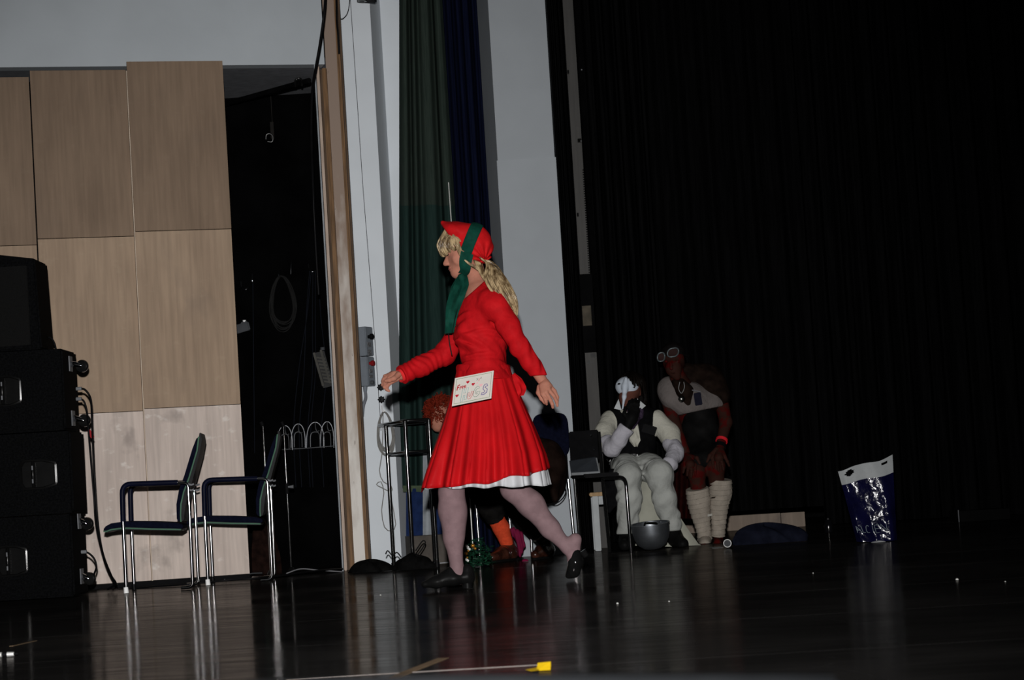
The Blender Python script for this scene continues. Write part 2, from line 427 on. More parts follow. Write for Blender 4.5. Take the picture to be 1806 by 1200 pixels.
# black back wall closing the stage
tag(mk('wall_back', G().box((-2.2, 22.6, 0), (8, 22.8, 7)), black_paint), 'black back wall of the stage', kind='structure')

# ================================================================== drapes
def drape(name, xa, xb, Y, ztop, zbot, nf, amp, m_, label, cat='curtain', xa2=None, xb2=None, yref=960, seed=0, kx=1.0, group=None):
    """hanging cloth with vertical folds; xa..xb pixel span at foot, xa2..xb2 optional world-x top span"""
    rs = np.random.RandomState(seed)
    A = at(xa, yref, Y)[0]; B = at(xb, yref, Y)[0]
    A2 = A if xa2 is None else xa2; B2 = B if xb2 is None else xb2
    ph = rs.rand(6)*6.28
    def fn(u, v):
        x = (A + (B-A)*u)*(1-v) + (A2 + (B2-A2)*u)*v
        w = math.sin(2*math.pi*nf*u + ph[0] + .5*math.sin(2*math.pi*u*1.7 + ph[1] + v*.6)) + .45*math.sin(2*math.pi*nf*2.13*u + ph[2] + v*.8) + .2*math.sin(2*math.pi*nf*.51*u+ph[3])
        return (x, Y + amp*w*(1 - .25*v), zbot + (ztop-zbot)*v)
    g = G().grid(fn, int(max(24, nf*18)), 14, thick=.004)
    return tag(mk(name, g, m_, smooth=True, auto=80), label, cat, group)
def curtain_mat(name, c1, c2):
    return mat(name, c1, .9, spec=.1, var=.1, scale=30, stretch=(4,4,.2), sheen=.05, bump=.15, bscale=160, col2=c2)
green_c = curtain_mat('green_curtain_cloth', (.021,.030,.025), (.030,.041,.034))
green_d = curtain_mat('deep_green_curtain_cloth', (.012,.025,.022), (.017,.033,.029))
navy_c = curtain_mat('navy_curtain_cloth', (.004,.0055,.016), (.0055,.0075,.022))
YG = 15.66
YGo = 15.9
# green curtain: upper cloth and darker lower cloth sewn on below
def fold_curtain():
    root = thing('stage_curtain', 'dark green pleated curtain hanging between the white columns', 'curtain', (at(760,960,YG)[0], YG, 0))
    prof = [(0, 0), (.04, .5), (.10, .85), (.17, .9), (.21, .15), (.245, .1), (.29, .8), (.34, .95), (.385, .2), (.43, .05), (.50, .45), (.58, .55), (.66, .45), (.72, -.15), (.77, -.3), (.81, .75), (.88, 1.0), (.95, .85), (1.0, .3)]
    us = np.array([p[0] for p in prof]); ws = np.array([p[1] for p in prof])
    uu = np.linspace(0, 1, 140)
    wv = np.interp(uu, us, ws); wv = np.convolve(np.pad(wv, 4, 'edge'), np.ones(5)/5, 'same')[4:-4]
    # left edge hangs plumb in the picture's frame, right edge follows the column
    def edge(v_px):
        return (704.5, 803 + (v_px - 380)*.062)
    def piece(y0, y1, dy, m_, name):
        def fn(u, v):
            py = y1 + (y0-y1)*v; l, r_ = edge(py); k = int(round(u*139))
            p = at(l + (r_-l)*u, py, YG)
            return (p[0], YG - .11*wv[k]*(1-.1*v) + dy, p[2])
        return mk(name, G().grid(fn, 139, 10, .004), m_, root, smooth=True, auto=80)
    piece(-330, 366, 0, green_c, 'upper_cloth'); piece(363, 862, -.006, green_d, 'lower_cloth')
    return root
fold_curtain()
drape('stage_curtain', 836, 912, 16.3, 5.8, .03, 4.2, .04, navy_c, 'dark navy curtain beside the far white column', seed=3)
# black drapes, legs and masking at the right
drape('stage_drape', 1016, 1052, YD+.62, 5.8, 0.01, 4.6, .03, black_cloth, 'narrow black drape right against the white column', seed=4, yref=960)
drape('stage_drape', 1084, 1190, 17.6, 6.2, .01, 5, .06, black_cloth, 'black drape hanging behind the masked seated person', seed=5)
drape('stage_drape', 1150, 1462, 19.4, 6.6, .16, 6, .05, black_cloth, 'wide black drape above the low wooden board', seed=6, yref=930)
drape('stage_drape', 1454, 1690, 19.0, 6.6, .01, 7, .05, black_cloth, 'black drape leg behind the plastic carrier bag', seed=8, yref=930)
drape('stage_drape', 1678, 2080, 18.6, 6.6, .01, 9, .06, black_cloth, 'rightmost black drape at the edge of the stage', seed=9, yref=930)

# ---- grey guide rail of the rigging between black drapes
YRail = 16.62
rail = thing('rigging_rail', 'tall grey fibreboard rigging rail with black brackets', 'rail', (at(1060,960,YRail)[0], YRail, 0))
rail_m = panel_material('grey_fibreboard', (.072,.070,.067), (.10,.095,.09), .2)
rx0 = at(1047, 960, YRail)[0]; rx1 = at(1071, 960, YRail)[0]
zA = at(1040, 484, YRail)[2]; zBt = at(1045, 622, YRail)[2]
mk('upper_board', G().box((rx0, YRail, zA), (rx1, YRail+.05, 6)), rail_m, rail)
mk('lower_board', G().box((rx0, YRail, 0), (rx1+.01, YRail+.05, zBt)), rail_m, rail)
mk('winch_box', G().box((rx0-.005, YRail-.05, zBt), (rx1+.01, YRail+.05, zA)), black_paint, rail, bevel=.006)
mk('winch_plate', G().box((rx0+.02, YRail-.058, at(1045,575,YRail)[2]), (rx1-.012, YRail-.05, at(1045,540,YRail)[2])), mat('tarnished_brass', (.06,.05,.035), .5, var=.3), rail)
for (px, py, w) in [(1002,127,.012), (1022,248,.028), (1019,379,.014), (1030,487,.02), (1046,627,.035), (1038,640,.02)]:
    p = at(px, py, YRail-.02)
    mk('bracket', G().box((p[0]-w/2, YRail-.03, p[2]-.014), (p[0]+w/2, YRail, p[2]+.014)), black_metal, rail, bevel=.002)
for (px, py) in [(1043,611), (1026,122), (1042,485), (1025,248)]:
    p = at(px, py, YRail-.06)
    mk('rivet', G().lathe([(.0001,-.006),(.005,-.004),(.006,0)], (p[0], YRail-.035, p[2]), (0,1,0), 10), steel_dull, rail, smooth=True)
# toothed chain along the rail
g = G()
for k in range(46):
    py = 300 + k*4.2; p = at(1033.0 + (py-380)*.061, py, YRail-.01)
    g.box((p[0]-.004, YRail-.012, p[2]-.005), (p[0]+.005, YRail, p[2]+.005))
c = mk('chain', g, black_metal, rail); c['kind'] = 'stuff'

# ---- low wooden board at the back
yb_ = 19.15
bd = thing('skirting_board', 'low pale wooden board along the foot of the wide black drape', 'board', (at(1300,934,yb_)[0], yb_, 0))
bw = panel_material('dusty_board_wood', (.25,.20,.16), (.30,.26,.22), .4)
zt = at(1330, 908, yb_)[2]
xA, xB, xC = at(1180,937,yb_)[0], at(1378.5,935,yb_)[0], at(1421,934,yb_)[0]
mk('plank', G().box((xA, yb_, 0.002), (xB-.003, yb_+.04, zt)), bw, bd, bevel=.002)
mk('plank', G().box((xB+.003, yb_, 0.002), (xC, yb_+.04, zt-.002)), bw, bd, bevel=.002)
# ================================================================== left side things
# ---- loudspeaker stack
spk_m = mat('textured_black_cabinet', (.0030,.0031,.0034), .75, spec=.12, var=.35, scale=90, bump=.35, bscale=240)
YS = 13.2; DS = .42
handle_dark = mat('glossy_black_handle', (.004,.004,.004), .22, spec=.25, var=.2)
def speaker_box(xr_px, ytop, ybot, handle_px, label, yref, yf=YS, has_jack=False):
    x1 = at(xr_px, (ytop+ybot)/2, yf)[0]
    z1 = at(75, ytop, yf)[2]; z0 = max(at(75, ybot, yf)[2], 0)
    root = thing('loudspeaker', label, 'loudspeaker', (x1-.4, yf+DS/2, z0), group='stacked loudspeakers at the left edge')
    g = G().box((x1-1.05, yf, z0+.003), (x1, yf+DS, z1-.003))
    mk('cabinet', g, spk_m, root, bevel=.012)
    if handle_px:
        cx, cy, hw, hh, side = handle_px
        c = at(cx, cy, yf); hw = hw/(FPX/yf); hh = hh/(FPX/yf)
        def outline(s, y):
            pts = [(-1,-.62),(-.82,-1),(.25,-1),(.95,-.78),(1,-.6),(1,.6),(.95,.78),(.25,1),(-.82,1),(-1,.62)]
            return [V(c[0]+side*px*hw*s, y, c[2]+pz*hh*s) for px, pz in pts]
        mk('handle_rim', G().loft([outline(1.0, yf+.001), outline(1.0, yf-.008), outline(.9, yf-.010), outline(.84, yf-.002), outline(.80, yf+.003)], cap=False), handle_dark, root, smooth=True, auto=40)
        mk('handle_dish', G().loft([outline(.86, yf-.004), outline(.8, yf-.0015), outline(.2, yf-.001)], cap=True), handle_dark, root, smooth=True)
        bx = c[0]-side*hw*.25
        h_ = mk('handle_grip', G().tube([(bx, yf-.012, c[2]-hh*.82), (bx, yf-.026, c[2]-hh*.5), (bx, yf-.026, c[2]+hh*.5), (bx, yf-.012, c[2]+hh*.82)], .011, 10), handle_dark, root, smooth=True)
        for k in (-.45, .45):
            mk('grip_label', G().box((bx-.004, yf-.039, c[2]+hh*k-.012), (bx+.004, yf-.0365, c[2]+hh*k+.012)), steel_dull, h_)
    return root, x1, z0, z1
S1 = speaker_box(129, 909, 1057, (22, 990, 27, 27, 1), 'bottom black loudspeaker cabinet standing on the stage floor', 0)
S2 = speaker_box(127, 762, 909, (68, 837, 33, 26, 1), 'second black loudspeaker cabinet from the floor with centred handle', 0)
S3 = speaker_box(113, 616, 762, (12, 690, 26, 27, 1), 'third black loudspeaker cabinet from the floor with cables in its side', 0)
# top cabinet: trapezoid, set back
x1 = at(66, 530, YS+.03)[0]; z0 = S3[3]; zl = at(0, 447, YS+.03)[2]; zr = at(78, 455, YS+.03)[2]
top = thing('loudspeaker', 'topmost smaller black loudspeaker on the stack', 'loudspeaker', (x1-.4, YS+.2, z0), group='stacked loudspeakers at the left edge')
mk('cabinet', G().prism([(x1-.9, YS+.03, z0+.003), (x1+.012, YS+.03, z0+.003), (x1-.005, YS+.03, zr), (x1-.26, YS+.03, zl), (x1-.9, YS+.03, zl)], (0, .36, 0)), spk_m, top, bevel=.01)
mk('grille', G().box((x1-.85, YS+.018, z0+.03), (x1-.05, YS+.03, zr-.04)), mat('black_speaker_grille', (.004,.004,.004), .7, var=.3, scale=300), top, bevel=.004)
# casters on the side of two cabinets
wheel_m = mat('glossy_black_wheel', (.007,.007,.007), .12, spec=.8, var=.2)
def caster(root, px, py, ang):
    Yc = YS+.22
    c = at(px, py, Yc); x1 = c[0]
    r = .038
    d = V(math.cos(ang), 0, math.sin(ang))
    cs = [q for q in COL.objects if q.parent == root and q.name.startswith('cabinet')][0]
    wallx = max(v.co[0] for v in cs.data.vertices) + root.location[0]
    o = mk('caster', G().lathe([(.001,-.019),(.022,-.019),(r*.93,-.014),(r,-.006),(r,.006),(r*.93,.014),(.022,.019),(.001,.019)], c, (.25,1,0), 26), wheel_m, root, smooth=True)
    a_ = V(wallx, Yc, c[2]+.02*math.sin(ang+1))
    mk('fork', G().tube([a_, a_*.45+c*.55+V(0,-.022,.004), c+V(0,-.022,0)], [.020,.016,.009], 10), chrome, o, smooth=True)
    mk('mount_plate', G().box((wallx+.0005, Yc-.045, a_[2]-.045), (wallx+.006, Yc+.045, a_[2]+.045)), steel_dull, o)
caster(S3[0], 145, 646, 0); caster(S3[0], 149, 742, 0); caster(S1[0], 154, 924, 0); caster(S1[0], 158, 1021, 0)
# cables
def cable(name, px, r, m_, label, cat='cable', n=8, group=None, seg=7):
    o = mk(name, G().tube(arc_pts([at(*p) for p in px], seg), r, n), m_, smooth=True)
    return tag(o, label, cat, group)
Yk = YS+.2
cable('speaker_cable', [(137,686,Yk),(150,688,Yk),(160,705,Yk),(162,740,Yk-.03),(164,790,Yk),(167,850,Yk),(172,920,Yk),(181,975,Yk+.05),(196,1015,Yk+.2),(204,1030,Yk+.3),(190,1040,Yk+.35)], .0065, black_rubber, 'outer black loudspeaker cable looping down to the floor', group='black loudspeaker cables')
cable('speaker_cable', [(137,704,Yk),(147,707,Yk),(153,725,Yk),(156,760,Yk-.03),(161,820,Yk),(166,880,Yk),(170,930,Yk+.02),(185,990,Yk+.1),(200,1024,Yk+.25),(206,1033,Yk+.35)], .006, black_rubber, 'inner black loudspeaker cable falling behind the outer one', group='black loudspeaker cables')
cable('speaker_cable', [(146,974,Yk),(156,976,Yk),(166,986,Yk),(170,1000,Yk),(166,1014,Yk+.02),(164,1030,Yk+.05)], .006, black_rubber, 'short black cable curling from the bottom loudspeaker', group='black loudspeaker cables')
cable('speaker_cable', [(80,594,YS+.25),(90,597,YS+.25),(96,606,YS+.25),(99,618,YS+.25)], .006, black_rubber, 'black cable end bulging over the topmost loudspeaker corner', group='black loudspeaker cables')
for px, py, rt in [(138,686,S3[0]), (138,704,S3[0]), (147,974,S1[0])]:
    c = at(px, py, Yk)
    mk('plug', G().tube([c-V(.012,0,0), c+V(.02,0,0)], .011, 10), steel_dull, rt, smooth=True)
c = at(160, 766, Yk-.01)
tag(mk('cable_tag', G().obox(c, (.010,0,.004), (0,.004,0), (-.012,0,.024)), mat('red_tape', (.28,.015,.02), .5), bevel=.003), 'small red tag taped round the loudspeaker cables', 'tag')

# ---- armchairs
navy_f = mat('navy_upholstery', (.0032,.0040,.0115), .8, spec=.25, var=.2, scale=60, bump=.2, bscale=300, sheen=.1)
navy_arm = mat('navy_vinyl_armrest', (.0035,.0045,.014), .36, spec=.5, var=.15)
green_pipe = mat('green_piping', (.075,.155,.105), .6, var=.1)
shell_m = mat('black_chair_shell', (.016,.0165,.0175), .45, var=.15)
YA = 13.45; FAR = V(-.035, .48, 0)
def cp(cx, cy, Y=YA): return at(160 + cx*.3167, 700 + cy*.3167, Y)
def make_armchair():
    f0 = cp(196, 1085); f0[2] = 0
    root = thing('armchair', 'navy armchair with green piping beside the loudspeaker stack', 'chair', f0, group='navy armchairs by the boards')
    ins = V(-.035,.48,0)*.07
    def slab(top, bot, m_, name, par, a=.07, b=.93, bev=.006):
        poly = [cp(*p) + FAR*a for p in top] + [cp(*p) + FAR*a for p in reversed(bot)]
        return mk(name, G().prism(poly, FAR*(b-a)), m_, par, bevel=bev, smooth=True, auto=35)
    # seat
    top = [(64,742),(80,722),(110,706),(180,696),(330,697),(470,703),(512,712)]
    bot = [(66,754),(84,748),(112,735),(180,725),(330,732),(470,734),(512,736)]
    seat = slab(top, bot, navy_f, 'seat', root)
    sb = [(66,754),(84,760),(112,750),(180,742),(330,746),(470,748),(505,748)]
    st = [(66,750),(84,749),(112,736),(180,726),(330,733),(470,735),(505,737)]
    slab(st, sb, shell_m, 'seat_shell', root, .09, .91)
    pip = [(68,752),(86,751),(112,741),(180,733),(330,738),(470,740),(500,741)]
    mk('piping', G().tube([cp(*p) + FAR*.065 for p in pip], .0045, 6), green_pipe, seat, smooth=True)
    mk('piping', G().tube([cp(*p) + FAR*.935 for p in pip], .0045, 6), green_pipe, seat, smooth=True)
    # back
    fr = [(588,226),(563,290),(518,440),(488,520),(474,600),(476,680),(488,700)]
    mid = [(600,222),(590,300),(546,450),(516,530),(500,600),(498,660),(500,698)]
    bk = [(608,198),(616,240),(602,320),(562,470),(533,560),(520,640),(515,690)]
    back = slab(fr, mid, navy_f, 'backrest', root)
    slab([(602,200)]+mid[1:], bk, shell_m, 'back_shell', root, .09, .91, .004)
    for a in (.065, .935):
        mk('piping', G().tube([cp(*p) + FAR*a for p in mid], .0045, 6), green_pipe, back, smooth=True)
    for s, off in ((0, V(0,0,0)), (1, FAR)):
        armp = fillet([cp(180,697)+off, cp(174,488)+off, cp(484,478)+off], .055, 6)
        mk('armrest', G().tube(armp, .0155, 12), navy_arm, root, smooth=True)
        fb = cp(197, 1060)+off
        mk('leg', G().tube([cp(180,697)+off, V(fb[0], fb[1], .03)], .0115, 12), chrome, root, smooth=True)
        mk('foot', G().tube([V(fb[0]-.002, fb[1], .036), V(fb[0], fb[1], .001)], [.0135,.0155], 12), white_plastic if s == 0 else black_rubber, root, smooth=True)
        fr_ = cp(568, 1045)+off
        rl = fillet([cp(484,480)+off, cp(541,481)+off, cp(550,640)+off, V(fr_[0], fr_[1], .014), V(fr_[0]-.07, fr_[1], .012)], .03, 5)
        mk('leg', G().tube(rl, .0105, 12), chrome, root, smooth=True)
        for q in (486, 516):
            mk('bracket', G().tube([cp(541,q)+off*1.0, cp(560,q+6)+off*1.0, cp(575,q)+off], .006, 8), steel_dull, root, smooth=True)
    # floor runner between front and rear foot
    return root
ch1 = make_armchair()
d = at(375, 1031.5, YA+.50) - at(231, 1043.5, YA); d[2] = 0
ch2 = copy_tree(ch1, d)
ch2['label'] = 'navy armchair with green piping standing half across the dark doorway'

# ---- floor cable and paper litter by the chairs
cable('floor_cable', [(170,1046,14.2),(260,1036,14.1),(330,1031,14.05),(400,1024,14.1),(470,1019,14.15),(560,1007,14.6),(604,1004,15.0)], .006, black_rubber, 'black cable lying along the skirting below the armchairs')
cable('floor_cable', [(505,1012,14.7),(530,1004,14.75),(560,1006,14.75),(603,1009,14.8)], .004, mat('grey_cable', (.16,.16,.17), .45), 'thin grey cable lying across the doorway threshold')
g = G()
for k in range(5):
    a = floor_at(396+k*8, 1024-k*1.0); b = floor_at(450+k*3, 1012+k*.6)
    g.tube([a+V(0,0,.004+.003*k), (a+b)/2+V(0,0,.012+.002*k), b+V(0,0,.004+.002*k)], .004, 5)
tag(mk('cable_ties', g, mat('pale_ties', (.16,.17,.18), .4), smooth=True), 'loose bundle of pale plastic ties on the floor by the boards', 'cable ties')

# ---- microphone stands in the doorway
def mic_stand(px, py0, px1, py1, Y, label, clampy):
    a = at(px, py0, Y); b = at(px1, py1, Y); b[2] = 0
    root = thing('microphone_stand', label, 'stand', b, group='black microphone stands in the doorway')
    mk('base', G().lathe([(.001,.0),(.125,.0),(.128,.006),(.12,.014),(.03,.02),(.018,.045),(.012,.05),(.001,.05)], b+V(0,0,.001), (0,0,1), 32), black_metal, root, smooth=True, auto=40)
    mid = at(*clampy, Y)
    mk('lower_tube', G().tube([V(b[0],b[1],.04), V(b[0],b[1],mid[2])], .0085, 10), black_metal, root, smooth=True)
    mk('upper_tube', G().tube([V(b[0],b[1],mid[2]), V(b[0],b[1],a[2])], .006, 10), black_metal, root, smooth=True)
    k = mk('clamp', G().tube([V(b[0],b[1],mid[2]-.035), V(b[0],b[1],mid[2]+.035)], .014, 12), black_plastic, root, smooth=True)
    mk('clamp_knob', G().tube([V(b[0]+.01,b[1]-.01,mid[2]+.01), V(b[0]+.045,b[1]-.015,mid[2]+.01)], [.006,.012], 10), steel_dull, k, smooth=True)
    mk('clip', G().tube([V(b[0],b[1],a[2]), V(b[0]-.01,b[1],a[2]+.03)], [.009,.013], 10), black_plastic, root, smooth=True)
mic_stand(469, 752, 478, 1014, 14.66, 'black microphone stand just behind the doorway armchair', (473, 860))
mic_stand(502, 752, 514, 1008, 14.95, 'slimmer black microphone stand right of the doorway armchair', (508, 862))

# ---- things hanging on the dark wall
YH = YR - .03
hook_m = mat('bright_wire_hook', (.35,.36,.38), .25, metal=1, var=.1)
def hook(px, label):
    tag(mk('wall_hook', G().tube(arc_pts([at(x,y,YH-dz) for x,y,dz in px], 5), .0045, 6), hook_m, smooth=True), label, 'hook', 'bright hooks in the dark doorway')
hook([(425,497,.0),(426,507,.03),(433,511,.06),(437,508,.05)], 'leftmost bright J hook in the doorway')
hook([(445,484,.0),(445,494,.03),(446,501,.02)], 'faint upright hook second from the left in the doorway')
hook([(491,478,.0),(491.5,484,.04),(492,489,.05)], 'short bright hook holding the coiled cable')
hook([(514.5,460,.0),(513.5,470,.04),(513,484,.05)], 'longest bright upright hook right of the coiled cable')
hook([(544,466,.0),(545,474,.03),(550,479,.06),(556,478,.05)], 'rightmost bright J hook in the doorway')
# hook on chain high up
g = G().tube(arc_pts([at(469,246,YH-.05), at(470,238,YH-.05), at(476,236,YH-.05), at(481,241,YH-.05), at(480,250,YH-.05), at(472,250,YH-.05)], 5), .006, 8)
rg = thing('snap_ring', 'dull steel ring hanging high in the dark doorway', 'ring', at(476,252,YH-.05))
mk('ring', g, mat('dim_steel', (.12,.12,.12), .4, metal=1), rg, smooth=True)
mk('strap', G().obox(at(480,230,YH-.04), (.012,0,0), (0,.003,0), (0,0,.06)), mat('dark_webbing', (.014,.013,.012), .8), rg)
zc_ = at(480,215,YH-.04)
mk('cord', G().tube([zc_, V(zc_[0], zc_[1], zb+.004)], .003, 5), MATS['dark_webbing'], rg)
# coiled cable on the hook
def coil(name, cx, cy, w, h, Y, turns, r, m_, label, jitter=.08, cat='coiled cable', tail=None, seed=1):
    rs = np.random.RandomState(seed); pts = []
    c0 = at(cx, cy-h, Y)
    for t in range(turns):
        ww = w*(1-jitter*rs.rand()*2.2)/(FPX/Y); hh = h*(1-jitter*rs.rand()*1.5)/(FPX/Y); dx = rs.randn()*jitter*.25*ww
        for k in range(20):
            a = 2*math.pi*k/20
            pts.append(V(c0[0] + dx + ww*math.sin(a)*(1 - .28*math.cos(a)), Y + rs.rand()*.02 + .02*math.sin(a*2+t), c0[2] - hh*(1-math.cos(a))))
    if tail: pts += tail
    root = tag(mk(name, G().tube(arc_pts(pts, 2), r, 6), m_, smooth=True), label, cat)
    return root
coil('cable_coil', 496, 537, 23, 50, YH-.08, 8, .0042, mat('dim_grey_cable', (.012,.012,.012), .7), 'dim grey cable coil hung on a hook in the doorway', .16, seed=2)
dimblue = mat('dim_blue_black_cable', (.004,.005,.008), .6)
for i, (x0, x1, m1) in enumerate([(546,536,540), (552,551,551), (556,556,556), (561,575,566), (549,526,541)]):
    cable('hanging_cable', [(x0,478,YH-.05),(m1,560,YH-.05),(x1,660,YH-.05),(x1-8,760,YH-.05),(x1-4,860,YH-.06)], .004, dimblue, ['first','second','third','fourth','fifth'][i] + ' thin dark cable hanging from the rightmost doorway hook', group='thin cables hanging from the rightmost hook')
cable('hanging_cable', [(446,500,YH-.04),(447,600,YH-.04),(448,700,YH-.04),(449,800,YH-.04)], .004, dimblue, 'single dark cable hanging from the faint upright hook')
# small clamp lamp peeking out behind the boards
lp = thing('clamp_box', 'small grey junction box with bright button peeking past the boards', 'box', at(427,585,YH-.1))
mk('body', G().obox(at(427,579,YH-.1), (.055,0,.012), (0,.03,0), (-.006,0,.03)), mat('dim_grey_box', (.05,.053,.058), .6), lp, bevel=.006)
mk('lid', G().obox(at(432,576,YH-.13), (.022,0,.005), (0,.012,0), (-.006,0,.034)), MATS['dim_grey_box'], lp, bevel=.004)
mk('button', G().lathe([(.001,0),(.010,0),(.012,.012),(.001,.012)], at(431,568,YH-.13), (0,0,1), 12), white_plastic, lp, smooth=True)
# slatted heater hanging near the jamb
ht = thing('terminal_strip', 'slanted grey ribbed terminal block hanging by the jamb', 'terminal block', at(574,680,YH-.15))
hm = mat('dim_grey_metal', (.06,.058,.052), .6)
def hb(px, py, hx, hz, dep, name, m_):
    mk(name, G().obox(at(px,py,YH-.15-dep), V(hx,0,.18*hx), (0,.012,0), V(-.22*hz,0,hz)*1.0), m_, ht, bevel=.003)
hb(571,652,.038,.125,0,'back_plate',mat('dark_plate', (.03,.03,.03), .6))
for k, px in enumerate((564,574)): hb(px-2+k*2, 652-k*5, .008, .12, .02, 'bar', hm)
for k in range(8):
    p = at(566+k*1.9, 632+k*6, YH-.17); mk('slat', G().obox(p, (.03,0,-.006), (0,.006,0), (.001,0,.006)), hm, ht)
mk('bracket', G().box(at(571,652,YH-.14)-V(.01,0,.01), V(at(571,652,YH-.14)[0]+.01, YR+.0, at(571,652,YH-.14)[2]+.01)), MATS['dark_plate'], ht)
mk('end_knob', G().lathe([(.001,0),(.016,0),(.016,.02),(.001,.02)], at(569,618,YH-.16), (0,0,1), 14), MATS['dim_grey_box'], ht, smooth=True)
# row of wire arches (coat rack)
wr = thing('wire_rack', 'row of pale wire arches hanging in the dark doorway', 'rack', at(538,792,YH-.1))
wm = mat('pale_wire', (.16,.165,.175), .45, metal=.6, var=.1)
YW = YH-.1
for i, (cx, top_, bot_, w, inner) in enumerate([(502.5,751,794,13.5,0), (526,748,790,12.5,0), (556,745,790,15.5,1), (577,744,790,12,0)]):
    pts = []
    for k in range(15):
        t = k/14; a = math.pi*t
        pts.append(at(cx - w*math.cos(a)*(1 if k not in (0,14) else 1.0), bot_ - (bot_-top_)*math.sin(a)**.62, YW + .01*i))
    o = mk('wire_arch', G().tube(pts, .0032, 6), wm, wr, smooth=True)
    ip = [at(cx-w*.55, bot_-1, YW), at(cx-w*.55, bot_-20, YW), at(cx-w*.3, bot_-27, YW), at(cx+w*.3, bot_-27, YW), at(cx+w*.5, bot_-20, YW), at(cx+w*.55, bot_-1, YW)]
    mk('inner_wire', G().tube(arc_pts(ip, 3), .0028, 5), wm, o, smooth=True)
    mk('stem_wire', G().tube(arc_pts([at(cx,top_,YW-.02), at(cx+.5,top_+10,YW-.05), at(cx+3,top_+16,YW-.05), at(cx+7,top_+15,YW-.04)], 4), .0028, 5), wm, o, smooth=True)
mk('bottom_wire', G().tube([at(488,794,YW), at(520,792,YW), at(540,791,YW), at(590,787,YW)], .0032, 6), wm, wr, smooth=True)
# pipe with clamp under the soffit
pp = thing('lighting_pipe', 'black lighting pipe with a clamp under the dark soffit', 'pipe', at(478,165,15.4))
mk('pipe', G().tube([at(395,184,15.9), at(545,142,14.9)], .018, 12), black_paint, pp, smooth=True)
mk('clamp', G().tube(arc_pts([at(521,153,14.97), at(521,142,14.95), at(528,138,14.95), at(533,143,14.95), at(532,152,14.96)], 5), .007, 8), black_metal, pp, smooth=True)
# dark heap under the doorway armchair's back (dim cloth and leaves)
dim_red = mat('dim_rust_cloth', (.009,.004,.003), .9, var=.5, scale=20)
g = G()
def heap(cx, cy, w, h, Y, seed, nu=26, nv=10):
    rs = np.random.RandomState(seed); ph = rs.rand(8)*6.28; base = at(cx, cy, Y); base[2] = 0; W = w/(FPX/Y)/2; H = h/(FPX/Y)
    def fn(u, v):
        a = 2*math.pi*u; r = math.cos(v*math.pi/2); 
        k = 1 + .13*math.sin(3*a+ph[0]) + .08*math.sin(5*a+ph[1]+3*v) + .05*math.sin(9*a+ph[2]+5*v)
        return (base[0] + W*r*k*math.cos(a), base[1] + .6*min(W,.18)*r*k*math.sin(a), .002 + H*math.sin(v*math.pi/2)*(1+.15*math.sin(2*a+ph[3]))*(1+.12*math.sin(a*4+ph[4])*r))
    return G().grid(fn, nu, nv)
tag(mk('crumpled_cloth', heap(466, 1008, 55, 90, 15.4, 5), dim_red, smooth=True), 'dim rust coloured bundle on the floor under the doorway armchair', 'cloth')

# ---- top of the frame: hanging cables and lamp
cable('power_cable', [(572,-140,14.3),(574,-20,14.3),(571,30,14.3),(564,80,14.35),(557,120,14.4),(551,160,14.5),(549,230,14.6),(552,330,14.75),(556,420,14.8),(562,520,14.85)], .009, black_rubber, 'thick black cable hanging down past the jamb')
cable('power_cable', [(592,-60,15.05),(594,30,15.05),(596,60,15.05),(598,95,15.08)], .007, black_rubber, 'short black cable along the brown trim at the top')
cable('power_cable', [(619,-40,15.4),(615,15,15.4),(606,32,15.35),(597,33,15.3)], .003, black_rubber, 'thin black wire curving off the top of the white column')
lm = thing('wall_lamp', 'black lamp housing cut off by the top edge of the picture', 'lamp', at(646,2,15.2))
mk('housing', G().obox(at(652,-30,15.2), (.045,0,-.006), (0,.06,0), (.008,0,.125)), black_plastic, lm, bevel=.008)
mk('lens_ring', G().lathe([(.02,0),(.034,0),(.034,.03),(.02,.03)], at(638,2,15.14), (.1,0,1), 20), black_metal, lm, smooth=True)
